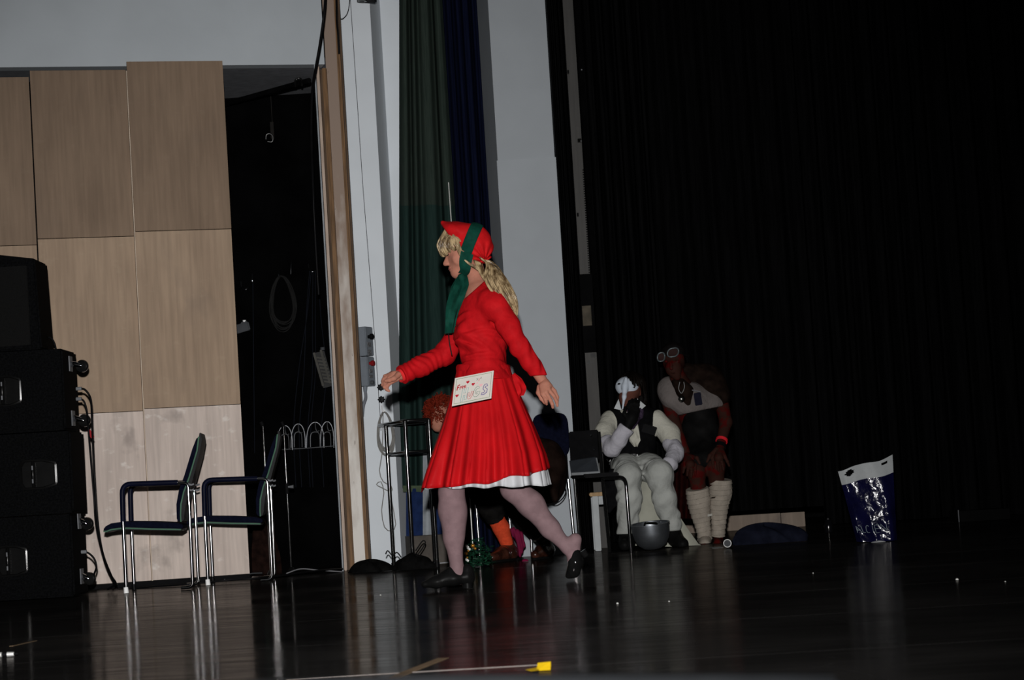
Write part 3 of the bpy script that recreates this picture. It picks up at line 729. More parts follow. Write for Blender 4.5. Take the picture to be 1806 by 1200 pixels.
# ================================================================== bodies: signed distance fields -> surface nets
def nets(F, o, h):
    S = F < 0
    nx, ny, nz = F.shape
    c = np.zeros((nx-1, ny-1, nz-1), np.int8)
    for a in (0, 1):
        for b in (0, 1):
            for d in (0, 1): c += S[a:nx-1+a, b:ny-1+b, d:nz-1+d]
    act = (c > 0) & (c < 8)
    I, J, K = np.nonzero(act); n = len(I)
    idx = np.full(c.shape, -1, np.int64); idx[I, J, K] = np.arange(n)
    acc = np.zeros((n, 3)); cnt = np.zeros(n)
    for ax in range(3):
        for a in (0, 1):
            for b in (0, 1):
                o0 = [0, 0, 0]; oth = [q for q in range(3) if q != ax]; o0[oth[0]] = a; o0[oth[1]] = b
                o1 = list(o0); o1[ax] = 1
                f0 = F[I+o0[0], J+o0[1], K+o0[2]]; f1 = F[I+o1[0], J+o1[1], K+o1[2]]
                mk_ = (f0 < 0) != (f1 < 0)
                t = np.where(mk_, f0/np.where(mk_, f0-f1, 1), 0)
                p = np.tile(np.array(o0, float), (n, 1)); p[:, ax] = t
                acc += p*mk_[:, None]; cnt += mk_
    v = np.stack([I, J, K], 1) + acc/cnt[:, None]
    v = np.array(o) + h*v
    quads = []
    for ax in range(3):
        sl0 = [slice(1, -1)]*3; sl1 = [slice(1, -1)]*3
        sl0[ax] = slice(0, -1); sl1[ax] = slice(1, None)
        a_, b_ = S[tuple(sl0)], S[tuple(sl1)]
        P = np.nonzero(a_ != b_)
        off = [1, 1, 1]; off[ax] = 0
        p = [P[q] + off[q] for q in range(3)]
        oth = [(ax+1) % 3, (ax+2) % 3]
        def cell(d1, d2):
            q = [x.copy() for x in p]; q[oth[0]] = q[oth[0]]-d1; q[oth[1]] = q[oth[1]]-d2
            return idx[q[0], q[1], q[2]]
        Q = np.stack([cell(1,1), cell(0,1), cell(0,0), cell(1,0)], 1)
        fl_ = ~a_[P]
        Q[fl_] = Q[fl_][:, ::-1]
        quads.append(Q)
    Q = np.vstack(quads)
    Q = Q[(Q >= 0).all(1)]
    return v, Q

def fast_mesh(name, v, Q, m_, smooth=True):
    me = bpy.data.meshes.new(name)
    me.vertices.add(len(v)); me.vertices.foreach_set('co', np.asarray(v, np.float32).ravel())
    me.loops.add(Q.size); me.loops.foreach_set('vertex_index', Q.astype(np.int32).ravel())
    me.polygons.add(len(Q)); me.polygons.foreach_set('loop_start', np.arange(0, Q.size, 4, dtype=np.int32))
    me.polygons.foreach_set('use_smooth', np.ones(len(Q), bool))
    me.update(calc_edges=True); me.validate()
    if m_: me.materials.append(m_)
    return me

class SDF:
    def __init__(s): s.p = []; s.clips = []; s.disp = None
    def _add(s, fn, lo, hi, k, sub=False): s.p.append((fn, np.array(lo), np.array(hi), k, sub)); return s
    def cap(s, a, b, ra, rb=None, k=.02, sub=False, n=None, f=1.0):
        """tapered capsule a-b; optional flattening by factor f along unit vector n"""
        a = np.asarray(a, float); b = np.asarray(b, float); rb = ra if rb is None else rb
        d = b-a; L2 = max(float(d@d), 1e-12)
        if n is not None: n = np.asarray(n, float)/np.linalg.norm(n)
        def fn(x, y, z):
            px, py, pz = x-a[0], y-a[1], z-a[2]
            t = np.clip((px*d[0]+py*d[1]+pz*d[2])/L2, 0, 1)
            px = px-t*d[0]; py = py-t*d[1]; pz = pz-t*d[2]
            r = ra+(rb-ra)*t
            if n is None: return np.sqrt(px*px+py*py+pz*pz)-r
            q = px*n[0]+py*n[1]+pz*n[2]; w = (1/f-1)*q
            px = px+w*n[0]; py = py+w*n[1]; pz = pz+w*n[2]
            return (np.sqrt(px*px+py*py+pz*pz)-r)*min(1, f)
        R = max(ra, rb)*max(1, f)
        return s._add(fn, np.minimum(a, b)-R, np.maximum(a, b)+R, k, sub)
    def chain(s, pts, rs, k=.02, n=None, f=1.0):
        for i in range(len(pts)-1): s.cap(pts[i], pts[i+1], rs[i], rs[i+1], k, n=n, f=f)
        return s
    def ell(s, c, r, ax=None, k=.02, sub=False):
        """ellipsoid, ax: 3 row vectors"""
        c = np.asarray(c, float); r = np.asarray(r, float)
        A = np.eye(3) if ax is None else np.array([np.asarray(q, float)/np.linalg.norm(q) for q in ax])
        def fn(x, y, z):
            px, py, pz = x-c[0], y-c[1], z-c[2]
            q = [px*A[i,0]+py*A[i,1]+pz*A[i,2] for i in range(3)]
            k0 = np.sqrt(sum((q[i]/r[i])**2 for i in range(3)))
            k1 = np.sqrt(sum((q[i]/(r[i]*r[i]))**2 for i in range(3)))
            return k0*(k0-1)/np.maximum(k1, 1e-6)
        R = np.abs(A.T) @ r
        return s._add(fn, c-R, c+R, k, sub)
    def clip(s, p, n):
        """keep the side the normal points away from"""
        n = np.asarray(n, float)/np.linalg.norm(n); p = np.asarray(p, float)
        s.clips.append((p, n)); return s
    def build(s, h, margin=.03, shell=None, offset=0.0):
        lo = np.min([q[1] for q in s.p if not q[4]], 0)-margin-offset; hi = np.max([q[2] for q in s.p if not q[4]], 0)+margin+offset
        N = np.ceil((hi-lo)/h).astype(int)+1
        F = np.full(N, .2, np.float32)
        ax = [lo[i]+h*np.arange(N[i]) for i in range(3)]
        for fn, l, u, k, sub in s.p:
            m_ = k+offset+.02+2*h
            i0 = np.maximum(np.floor((l-m_-lo)/h).astype(int), 0); i1 = np.minimum(np.ceil((u+m_-lo)/h).astype(int)+1, N)
            if (i1 <= i0).any(): continue
            sl = tuple(slice(i0[i], i1[i]) for i in range(3))
            d = fn(ax[0][sl[0]][:,None,None], ax[1][sl[1]][None,:,None], ax[2][sl[2]][None,None,:]).astype(np.float32)
            f = F[sl]
            if sub:
                d = -d; hh = np.maximum(k-np.abs(f-d), 0)/max(k,1e-6); F[sl] = np.maximum(f, d)+hh*hh*k*.25
            else:
                hh = np.maximum(k-np.abs(f-d), 0)/max(k,1e-6); F[sl] = np.minimum(f, d)-hh*hh*k*.25
        F -= offset
        X = ax[0][:,None,None]; Y = ax[1][None,:,None]; Z = ax[2][None,None,:]
        if s.disp is not None: F = F+s.disp(X, Y, Z).astype(np.float32)
        for p, n in s.clips:
            F = np.maximum(F, ((X-p[0])*n[0]+(Y-p[1])*n[1]+(Z-p[2])*n[2]).astype(np.float32))
        F[0] = F[-1] = .2; F[:,0] = F[:,-1] = .2; F[:,:,0] = F[:,:,-1] = .2
        return nets(F, lo, h)
def join_meshes(parts):
    v = []; q = []; o = 0
    for a, b in parts: v.append(a); q.append(b+o); o += len(a)
    return np.vstack(v), np.vstack(q)
def mkn(name, vq, m_, parent, relax=0):
    v, Q = vq
    if relax:
        e = np.vstack([Q[:, [0,1]], Q[:, [1,2]], Q[:, [2,3]], Q[:, [3,0]]])
        for _ in range(relax):
            acc = np.zeros_like(v); cnt = np.zeros(len(v))
            np.add.at(acc, e[:,0], v[e[:,1]]); np.add.at(acc, e[:,1], v[e[:,0]])
            np.add.at(cnt, e[:,0], 1); np.add.at(cnt, e[:,1], 1)
            v = v*.5 + .5*acc/np.maximum(cnt, 1)[:,None]
    loc = np.array(parent['_o'])
    me = fast_mesh(name, v-loc, Q, m_)
    o = bpy.data.objects.new(name, me); COL.objects.link(o); o.parent = parent; o['_o'] = list(map(float, loc))
    return o
def wob(seed, scale, amp, dirs=5):
    """smooth pseudo noise displacement for cloth creases"""
    rs = np.random.RandomState(seed); D = rs.randn(dirs, 3); D /= np.linalg.norm(D, axis=1)[:,None]; ph = rs.rand(dirs)*6.28; sc = scale*(.6+.9*rs.rand(dirs))
    def fn(X, Y, Z):
        t = 0
        for i in range(dirs):
            a = sc[i]*(X*D[i,0]+Y*D[i,1]+Z*D[i,2])+ph[i]
            t = t+np.sin(a+.8*np.sin(sc[(i+1)%dirs]*.6*(X*D[i,1]+Y*D[i,2]+Z*D[i,0])))
        return amp*t/dirs
    return fn
def ribbon(pts, wdir, w, thick=.002, seed=0, wav=0.0):
    """flat strip along pts; width vector wdir (unit) * w (list or float)"""
    P = arc_pts(pts, 6); n = len(P); W = np.interp(np.linspace(0,1,n), np.linspace(0,1,len(w)), w) if hasattr(w, '__len__') else [w]*n
    wd = np.asarray(wdir, float); wd = wd/np.linalg.norm(wd); rs = np.random.RandomState(seed); ph = rs.rand(3)*6.28
    def fn(u, v):
        i = min(int(round(u*(n-1))), n-1)
        t = P[min(i+1, n-1)]-P[max(i-1, 0)]; nn = np.cross(t, wd); nn /= np.linalg.norm(nn)+1e-9
        s_ = v*2-1
        return P[i]+wd*W[i]*.5*s_+nn*wav*(math.sin(s_*3.2+ph[0]+u*4)+.5*math.sin(s_*6+ph[1]-u*7))
    return G().grid(fn, n-1, 8, thick)

skin_w = mat('fair_skin', (.36,.155,.108), .5, spec=.35, var=.06, scale=40, sss=.12)
red_dress = mat('red_cotton_dress', (.40,.0065,.0095), .62, spec=.28, var=.10, scale=20, bump=.45, bscale=26, sheen=.1)
red_satin = mat('red_satin_skirt', (.42,.0065,.009), .42, spec=.35, var=.10, scale=12, bump=.25, bscale=22, stretch=(1,1,.5), sheen=.1)
green_rib = mat('green_ribbon_cloth', (.0045,.040,.027), .65, spec=.3, var=.2, scale=25, bump=.1, bscale=60)
blonde = mat('blonde_wig_hair', (.080,.048,.022), .26, spec=.55, var=.45, scale=45, stretch=(1,1,.35), col2=(.40,.295,.165), lo=.38, hi=.62)
petti = mat('white_petticoat', (.50,.51,.53), .7, var=.03, sheen=.1)
black_leather = mat('black_shoe_leather', (.005,.005,.005), .38, spec=.4, var=.2)
black_patent = mat('black_patent_leather', (.006,.006,.006), .06, spec=.9, var=.2)

# ------------------------------------------------------------------ the walking woman
YW0 = 11.42
def w(x, y, dy=0.0): return at(x, y, YW0+dy)
woman = thing('person', 'woman in a red dress, red bonnet and blonde wig walking to the left', 'person', (w(880,1030)[0], YW0, 0))
NEAR, FARD = -.11, .11        # the figure's two sides in depth
def rig_torso(S, grow=0.0):
    g_ = grow
    n = V(.25, 1, 0)
    S.chain([w(848,520), w(850,560), w(852,600), w(853,640), w(857,680), w(862,715)], [.098+g_, .112+g_, .108+g_, .098+g_, .125+g_, .135+g_], .04, n=V(0,1,0), f=1.25)
    S.ell(w(826,590,-.05), (.062+g_, .065+g_, .062+g_), k=.05); S.ell(w(822,588,.07), (.062+g_, .065+g_, .062+g_), k=.05)   # bust
    S.cap(w(866,532,-.15), w(842,524,.15), .060+g_, .060+g_, .06)      # shoulders
    return S
sh_n, el_n, wr_n = w(874,540,-.17), w(917,612,-.20), w(957,672,-.16)
sh_f, el_f, wr_f = w(836,545,.16), w(783,626,.20), w(708,662,.08)
hip_n, kn_n, an_n = w(856,715,-.09), w(795,868,-.10), w(806,1003,-.11)
hip_f, kn_f, an_f = w(872,715,.09), w(905,862,.09), w(1002,968,.10)

# --- legs and torso core (tights); feet
def legs():
    S = SDF()
    S.chain([w(862,690), hip_n, w(815,800,-.10), kn_n], [.12, .095, .072, .056], .03)
    S.chain([kn_n, w(796,900,-.10), w(800,950,-.105), an_n], [.057, .060, .047, .031], .03)
    S.ell(w(803,905,-.10), (.050,.055,.11), k=.05)
    S.chain([an_n, w(806,1014,-.11)], [.031, .034], .02)
    S.chain([w(812,1020,-.11), w(765,1028,-.12)], [.032, .024], .03)
    S.chain([w(868,690), hip_f, w(892,800,.09), kn_f], [.12, .095, .074, .058], .03)
    S.chain([kn_f, w(936,890,.09), w(970,932,.095), an_f], [.062, .062, .047, .030], .03)
    S.ell(w(936,886,.09), (.05,.05,.075), ax=[V(.66,0,.75),V(0,1,0),V(.75,0,-.66)], k=.03)
    # raised heel and foot
    S.chain([an_f, w(1013,953,.10)], [.030, .030], .02)
    S.chain([w(1016,951,.10), w(1012,985,.10), w(1010,1006,.10)], [.026, .030, .028], .02)
    return S
tights = mat('mauve_grey_tights', (.186,.120,.128), .55, spec=.3, var=.10, scale=25, sheen=.1)
lg = legs(); lg.clip(w(860,735), (0,0,1))
mkn('tights', lg.build(.0055), tights, woman, 2)
# body: torso core, neck, head, arms, hands in one mesh
def face(S):
    H = w(822,447)                                   # head centre
    fwd = V(-1, -.10, -.16); fwd /= np.linalg.norm(fwd); up = V(-.14, 0, 1.0); up = up-fwd*(up@fwd); up /= np.linalg.norm(up); sd = np.cross(fwd, up)  # sd points away
    def q(f, u, s=0.0): return H+fwd*f+up*u+sd*s
    A = [fwd, sd, up]
    S.ell(q(-.012,.028), (.094,.074,.086), A, .02)                     # skull
    S.ell(q(.045,.012), (.052,.064,.075), A, .03)                      # brow and upper face
    S.ell(q(.045,-.048), (.050,.052,.060), A, .03)                     # lower face
    S.cap(q(.072,-.088,0), q(.066,-.09,0), .022, .020, .03)            # chin
    S.cap(q(.0,-.060,.05), q(.062,-.086,.014), .021, .018, .03); S.cap(q(.0,-.060,-.05), q(.062,-.086,-.014), .021, .018, .03)   # jaw
    S.cap(q(.092,.004), q(.113,-.030), .010, .013, .012)               # nose
    S.ell(q(.104,-.034,.010), (.011,.008,.008), A, .008); S.ell(q(.104,-.034,-.010), (.011,.008,.008), A, .008)
    S.ell(q(.093,-.056), (.012,.021,.006), A, .008); S.ell(q(.090,-.066), (.011,.018,.007), A, .008)    # lips
    S.ell(q(.099,-.0615), (.012,.022,.0016), A, .004, sub=True)
    for s_ in (-.030, .030):
        S.ell(q(.096,.012,s_), (.014,.017,.011), A, .012, sub=True)    # eye sockets
        S.ell(q(.080,.010,s_), (.014,.014,.013), A, .003)              # eyelid ball
        S.ell(q(.040,-.025,s_*2.0), (.035,.015,.03), A, .03)           # cheeks
    return q
Sb = SDF(); Sb.chain([w(848,520), w(850,560), w(852,600), w(853,650)], [.086,.098,.095,.080], .04, n=V(0,1,0), f=1.2); Sb.cap(w(866,532,-.14), w(842,524,.14), .046, .046, .05)
Sb.chain([w(847,515), w(841,496), w(836,478)], [.058,.043,.043], .03)
Sb.chain([sh_n, el_n, wr_n], [.043,.036,.026], .02); Sb.chain([sh_f, el_f, wr_f], [.043,.036,.026], .02)
core = Sb.build(.008)
Sh = SDF(); q = face(Sh)
Sh.chain([q(-.030,-.085), w(844,500)], [.042,.047], .04)
head = Sh.build(.0032)
def hand(wrist, knuck, fingers, thumb, palm_n, wr_r=.024):
    """palm as flattened chain, five separate fingers"""
    S = SDF()
    S.cap(wrist, wrist*.5+knuck[1]*.25+knuck[2]*.25, wr_r, .030, .015, n=palm_n, f=.62)
    for k_ in knuck: S.cap(wrist*.55+k_*.45, k_, .017, .0125, .012)
    for k_, fp in zip(knuck, fingers):
        S.chain([k_]+fp, [.0105,.0098,.0088,.0072][:len(fp)+1], .004)
    S.chain(thumb, [.015,.0125,.0105,.008][:len(thumb)], .007)
    return S.build(.0026)
hn = hand(wr_n, [w(970,681,-.18), w(967,687,-.20), w(963,692,-.21), w(957,695,-.205)][::1],
          [[w(978,690,-.17), w(983,701,-.165), w(983,708,-.165)],
           [w(977,699,-.20), w(982,709,-.19), w(983,716,-.185)],
           [w(971,706,-.22), w(974,713,-.215), w(975,719,-.205)],
           [w(962,705,-.215), w(963,709,-.21), w(964,713,-.20)]],
          [w(952,683,-.14), w(950,693,-.13), w(955,703,-.13), w(961,711,-.14)], V(-.45,-.85,.1))
hf = hand(wr_f, [w(691,659,.10), w(688,662,.085), w(687,667,.07), w(690,674,.06)],
          [[w(679,664,.085), w(675,673,.07), w(677,681,.06)],
           [w(677,669,.07), w(675,679,.055), w(679,685,.045)],
           [w(679,675,.055), w(678,683,.04), w(682,688,.04)],
           [w(683,681,.045), w(682,687,.035), w(686,690,.035)]],
          [w(703,661,.05), w(695,668,.025), w(687,671,.015), w(680,672,.015)], V(.3,.7,.65))
body = mkn('body', join_meshes([core, head, hn, hf]), skin_w, woman, 1)
# eye line, brow, lips
dark_lash = mat('dark_lashes', (.02,.012,.01), .6)
lash = G().tube(arc_pts([q(.090,.009,-.042), q(.099,.005,-.034), q(.101,.004,-.026), q(.098,.006,-.018)], 4), [.0012]+[.0022]*11+[.0012], 6)
mk('eyelash', lash, dark_lash, body, smooth=True)
mk('eyebrow', G().tube(arc_pts([q(.090,.030,-.045), q(.103,.034,-.032), q(.106,.032,-.018)], 4), .0026, 6), mat('brown_brow', (.12,.07,.04), .7), body, smooth=True)
mk('lips', G().tube(arc_pts([q(.094,-.0615,-.019), q(.1015,-.0612,-.010), q(.1035,-.0612,0), q(.1015,-.0612,.010)], 4), .0028, 6), mat('rose_lips', (.33,.10,.09), .4), body, smooth=True)

# --- dress: bodice with sleeves
Sd = SDF(); rig_torso(Sd, .004)
arm_n = [sh_n, el_n, wr_n]; arm_f = [sh_f, el_f, wr_f]
bod = SDF(); rig_torso(bod, .004)
bod.cap(w(846,522), w(842,506), .085, .064, .03)
bod.chain([w(872,538,-.155), sh_n, w(897,576,-.19), el_n, w(938,642,-.185), wr_n-V(0,0,-.002)], [.055,.060,.053,.047,.041,.036], .025)
bod.chain([sh_f, el_f, w(742,646,.13), wr_f], [.058,.053,.049,.047], .025)
wn_ = wob(3, 42, .0045)
def crease(seg, freq, amp, rad=.085, skew=.5):
    a, b = map(np.asarray, seg); d = b-a; L = np.linalg.norm(d); d = d/L
    def fn(X, Y, Z):
        px, py, pz = X-a[0], Y-a[1], Z-a[2]
        t = px*d[0]+py*d[1]+pz*d[2]
        r2 = px*px+py*py+pz*pz-t*t
        m_ = np.exp(-np.maximum(r2, 0)/(rad*rad))*(1/(1+np.exp(-(t+.01)*90)))*(1/(1+np.exp((t-L-.01)*90)))
        s_ = np.sin(freq*t+skew*40*(pz*d[0]-px*d[2])+1.8*np.sin(17*(pz+px))+2.2*np.sin(31*(py+pz)+freq*.3*t))
        return -amp*m_*s_
    return fn
cr_ = [crease((el_f, wr_f), 170, .0034, .085, .9), crease((sh_n, el_n), 60, .003, .08, .7), crease((el_n, wr_n), 75, .0035, .08, .8), crease((w(840,655), w(846,560)), 80, .0065, .17, .35), crease((w(800,600,-.1), w(880,560,-.1)), 70, .005, .12, .6)]
bod.disp = lambda X, Y, Z: wn_(X, Y, Z)+sum(c_(X, Y, Z) for c_ in cr_)
dn = (wr_n-el_n)/np.linalg.norm(wr_n-el_n); df = (wr_f-el_f)/np.linalg.norm(wr_f-el_f)
def build_bodice():
    # clip the cuffs only near the wrists: a large plane far from the torso is safe in both directions
    def cut(p, n, near):
        def fn(X, Y, Z):
            d_ = (X-p[0])*n[0]+(Y-p[1])*n[1]+(Z-p[2])*n[2]
            r = np.sqrt((X-p[0])**2+(Y-p[1])**2+(Z-p[2])**2)
            return np.where(r < near, d_, -.5)
        return fn
    S = bod
    F0 = S.build
    cn = wr_n+dn*.006; cf = wr_f+df*.0
    base_disp = S.disp
    S.clip(w(853,672), (0,0,-1)); 
    # neckline: shallow scoop falling to the front
    S.clip(w(842,506), V(-.62,-.1,.78))
    v_, q_ = S.build(.0048)
    a1 = ((v_-cn)@dn > 0) & (np.linalg.norm(v_-cn, axis=1) < .14)
    a2 = ((v_-cf)@df > 0) & (np.linalg.norm(v_-cf, axis=1) < .14)
    # flatten the sleeve ends onto the cuff planes, so that they close round the wrists
    for a_, c_, d_ in ((a1, cn, dn), (a2, cf, df)):
        t = (v_[a_]-c_)@d_; v_[a_] = v_[a_]-d_*t[:,None]
    return v_, q_
mkn('bodice', build_bodice(), red_dress, woman, 1)
mk('cuff_band', G().lathe([(.030,-.004),(.0345,-.004),(.0345,.010),(.030,.010)], wr_f+df*.004, df, 24), mat('orange_red_wristband', (.62,.03,.03), .35), woman, smooth=True)
# --- skirt
def skirt(rows, nfold, seed, amp, hem_fn, n=240, m_=30, flat=.92, pleat=0.0):
    """rows: (py, xl, xr) silhouettes"""
    rs = np.random.RandomState(seed); ph = rs.rand(8)*6.28
    ys = np.array([r_[0] for r_ in rows], float); xl = np.array([r_[1] for r_ in rows], float); xr_ = np.array([r_[2] for r_ in rows], float)
    v = []; f = []
    for j in range(m_+1):
        t = j/m_
        for i in range(n):
            a = 2*math.pi*i/n
            side = math.cos(a)                                   # -1 left, +1 right
            yb = hem_fn(side, math.sin(a))
            py = ys[0]+(yb-ys[0])*t
            L = np.interp(py, ys, xl); R_ = np.interp(py, ys, xr_)
            cx = (L+R_)/2; rx = (R_-L)/2
            x_ = nfold*a+ph[0]+1.7*math.sin(2*a+ph[1])+1.2*math.sin(3*a+ph[5])+.5*math.sin(3*t+ph[2]+2*a); am_ = .85+.35*math.sin(3*a+ph[6]); fold = am_*(.75*math.cos(x_)+.6*(1.7*abs(math.sin(x_/2))**.8-1.05))+.3*math.cos(7*a+ph[3]+1.2*t)+.3*math.cos(3*a+ph[4])
            k = 1+amp*(.12+.88*t**1.1)*fold*(1-.55*abs(side)**6)
            k += pleat*t**6*math.sin(34*a+2*math.sin(5*a))
            p = at(cx+rx*side*(1+(k-1)*.35), py, YW0)
            ry = rx/(FPX/YW0)*flat*k
            v.append((p[0], YW0-math.sin(a)*ry*(1 if math.sin(a) > 0 else .95), p[2]))
    for j in range(m_):
        for i in range(n):
            f.append((j*n+i, j*n+(i+1) % n, (j+1)*n+(i+1) % n, (j+1)*n+i))
    g = G(); g.v = v; g.f = f
    return g
rows = [(644,806,899),(660,804,903),(690,797,915),(720,789,928),(760,776,946),(800,762,962),(830,752,970),(850,746,974),(870,742,978)]
def hem_red(side, near):
    b = 851-side*14-12*max(side-.25, 0)**1.0-4*max(-near,0)
    return b+3.0*math.sin(side*11+1)+2.2*math.sin(near*9+side*5)
sk = mk('skirt', skirt(rows, 16, 4, .27, hem_red, n=420), red_satin, woman, smooth=True, auto=70)
so = sk.modifiers.new('thick', 'SOLIDIFY'); so.thickness = .003
rows2 = [(r_[0], r_[1]+6, r_[2]-5) for r_ in rows]
def hem_white(side, near):
    b = 858-3*side+2*max(0, near)
    return b+1.6*math.sin(side*14+2)
pt = mk('petticoat', skirt(rows2, 16, 4, .27, hem_white, n=420, flat=.87, pleat=.022), petti, woman, smooth=True, auto=70)
so = pt.modifiers.new('thick', 'SOLIDIFY'); so.thickness = .002
# waist seam band and bow end at the back
mk('waistband', G().loft([[w(852+47.5*math.cos(a)*s_, 650-.061*47*math.cos(a)*0+o_)*V(1,0,1)+V(0, YW0-math.sin(a)*.135*s_, 0) for a in np.linspace(0, 2*math.pi, 60, endpoint=False)] for s_, o_ in ((.985,-5),(1.01,-2),(1.01,3),(.985,6))], cap=False), red_dress, woman, smooth=True)
mk('bow_tail', ribbon([w(905,660,-.10), w(914,672,-.10), w(920,688,-.09), w(918,700,-.09)], V(.7,-.4,.4), [.02,.05,.06,.03], .003, 3, .006), red_dress, woman, smooth=True)
# --- shoes
def shoe_near():
    S = SDF()
    S.chain([w(822,1018,-.11), w(800,1021,-.115), w(770,1027,-.12), w(750,1031,-.125)], [.036,.038,.034,.020], .02, n=V(0,0,1), f=.85)
    S.cap(w(824,1006,-.11), w(826,1022,-.11), .030, .030, .02)
    S.cap(w(796,1010,-.115), w(785,1018,-.118), .030, .030, .02)
    S.clip(V(0,0,.002), (0,0,-1))
    S.cap(w(806,990,-.11), w(806,1006,-.11), .028, .028, .01, sub=True)
    return S.build(.0042)
s1 = mkn('shoe', shoe_near(), black_leather, woman, 1)
fo = floor_at(826, 1033); 
mk('heel', G().tube([V(w(824,1)[0]*0+w(824,1025,-.11)[0], YW0-.11, .002), V(w(824,1025,-.11)[0], YW0-.11, .03)], .026, 14), black_leather, s1, smooth=True)
mat('black_sole', (.005,.005,.005), .8)
def shoe_far():
    S = SDF()
    S.chain([w(1013,975,.10), w(1015,992,.10), w(1011,1008,.10)], [.032,.036,.034], .02, n=V(0,1,0), f=1.05)
    S.cap(w(1011,1008,.10), w(1002,1016,.10), .028, .014, .02)
    S.cap(w(1014,945,.10), w(1006,968,.10), .034, .036, .006, sub=True)
    S.clip(V(0,0,.003), (0,0,-1))
    return S.build(.0042)
s2 = mkn('shoe', shoe_far(), black_patent, woman, 1)
mk('heel', G().tube([w(1027,972,.10), w(1034,982,.10)], [.020,.016], 12), black_patent, s2, smooth=True)
# --- bonnet, ribbon
def bonnet_sdf(grow=0.0):
    S = SDF()
    fw = V(-1, -.05, .12); fw /= np.linalg.norm(fw); up = V(.12, 0, 1)
    A = [fw, V(0,1,0), np.cross(fw, V(0,1,0))]
    S.ell(w(832,428), (.100+grow, .098+grow, .096+grow), A, .03)
    S.ell(w(846,442), (.062+grow, .082+grow, .074+grow), A, .03)
    S.ell(w(804,409), (.076+grow, .088+grow, .050+grow), A, .03)
    S.cap(w(800,404), w(781,392), .034+grow, .008+grow, .02, n=V(0,1,0), f=1.5)
    return S
bs = bonnet_sdf(0)
wb = wob(8, 70, .0055); wb2 = crease((w(868,468), w(832,420)), 0.01, .0, .2)
def gather(X, Y, Z):
    c_ = w(856,462); ang = np.arctan2(Z-c_[2], X-c_[0]); r = np.sqrt((X-c_[0])**2+(Z-c_[2])**2)
    return -.0055*np.sin(ang*15+np.sin(Y*40))*np.exp(-(r/.085)**2)
bs.disp = lambda X, Y, Z: wb(X, Y, Z)+gather(X, Y, Z)
fp = w(796.5,424)
bs.clip(fp, V(-.865,0,-.50)); bs.clip(w(842,468), V(.12,0,-1))
bon = mkn('bonnet', bs.build(.004), mat('red_bonnet_cloth', (.42,.008,.010), .55, spec=.3, var=.12, scale=22, bump=.15, bscale=60), woman, 1)
bb = bonnet_sdf(.006); bb.disp = lambda X, Y, Z: .6*wb(X, Y, Z)
p1, p2 = w(842,398), w(817,461); dirn = p2-p1; dirn /= np.linalg.norm(dirn); nb = np.cross(dirn, V(0,1,0)); nb /= np.linalg.norm(nb)
c0 = (p1+p2)/2
bb.clip(c0+nb*.031, nb); bb.clip(c0-nb*.031, -nb); bb.clip(w(815,471), V(-.1,0,-1))
mkn('hat_band', bb.build(.004), green_rib, bon, 1)
# ribbon: from band under the chin, knot and hanging tails
rib = mk('ribbon', ribbon([w(824,446,-.102), w(821,460,-.098), w(820,471,-.086), w(819,480,-.062), w(811,489,-.01)], V(-.85,-.25,.3), [.066,.066,.062,.05,.045], .003, 2, .003), green_rib, woman, smooth=True)
mk('tail', ribbon([w(815,489,-.04), w(812,506,-.09), w(804,530,-.12), w(798,558,-.13), w(793,588,-.13)], V(-.9,-.35,-.1), [.045,.085,.088,.066,.046], .003, 5, .011), green_rib, rib, smooth=True)
mk('tail', ribbon([w(813,489,.0), w(806,508,-.05), w(799,530,-.09), w(797,560,-.11), w(797,575,-.11)], V(-.8,-.55,.1), [.045,.075,.06,.05,.05], .003, 7, .010), green_rib, rib, smooth=True)
mk('knot', G().lathe([(.001,-.02),(.014,-.016),(.020,0),(.014,.016),(.001,.02)], w(814,489,-.045), V(-.3,-.3,1), 14), green_rib, rib, smooth=True)
mk('cord', G().tube(arc_pts([w(791,588,-.12), w(792,600,-.14), w(794,612,-.14), w(797,626,-.14)], 5), .0028, 6), mat('black_cord', (.01,.01,.01), .6), woman, smooth=True)
# --- wig
def lock(g, pts, r0, r1=.0025, n=5):
    P = arc_pts(pts, 6); N_ = len(P)
    rr = [r0*(.55+.45*math.sin(math.pi*min(1, .25+.75*i/N_)))*(1-i/N_)**.45+r1 for i in range(N_)]
    g.tube(P, rr, n)
hg = G(); rs = np.random.RandomState(5)
for k in range(300):                      # fringe hanging from under the brim
    s_ = rs.uniform(-.080, .080); u = rs.rand(); e = rs.rand(); z_ = abs(s_)/.08
    x0, y0 = 787+20*z_**1.5+8*e, 398+22*z_**2+6*e
    lock(hg, [w(x0, y0, s_), w(780+16*z_**2+6*e, 412+10*z_+5*u, s_*1.06-.004), w(771+24*z_**2+12*e, 428+8*u, s_*1.08-.006), w(773+24*z_**2+15*e, 439+9*u-7*z_**2, s_*1.06-.004), w(778+22*z_**2+13*e, 447+7*u-15*z_**2, s_*1.02)], .0042, .0006)
for k in range(60):                       # side strands in front of the ear
    u = rs.rand(); s_ = -.080-.014*rs.rand()
    lock(hg, [w(799+8*u, 414+8*u, s_+.012), w(806+9*u, 438+6*u, s_+.002), w(815+9*u, 455+8*u, s_-.006), w(832+8*u, 466+9*u, s_-.010), w(850+8*u, 476+12*u, s_-.014)], .0052, .001)
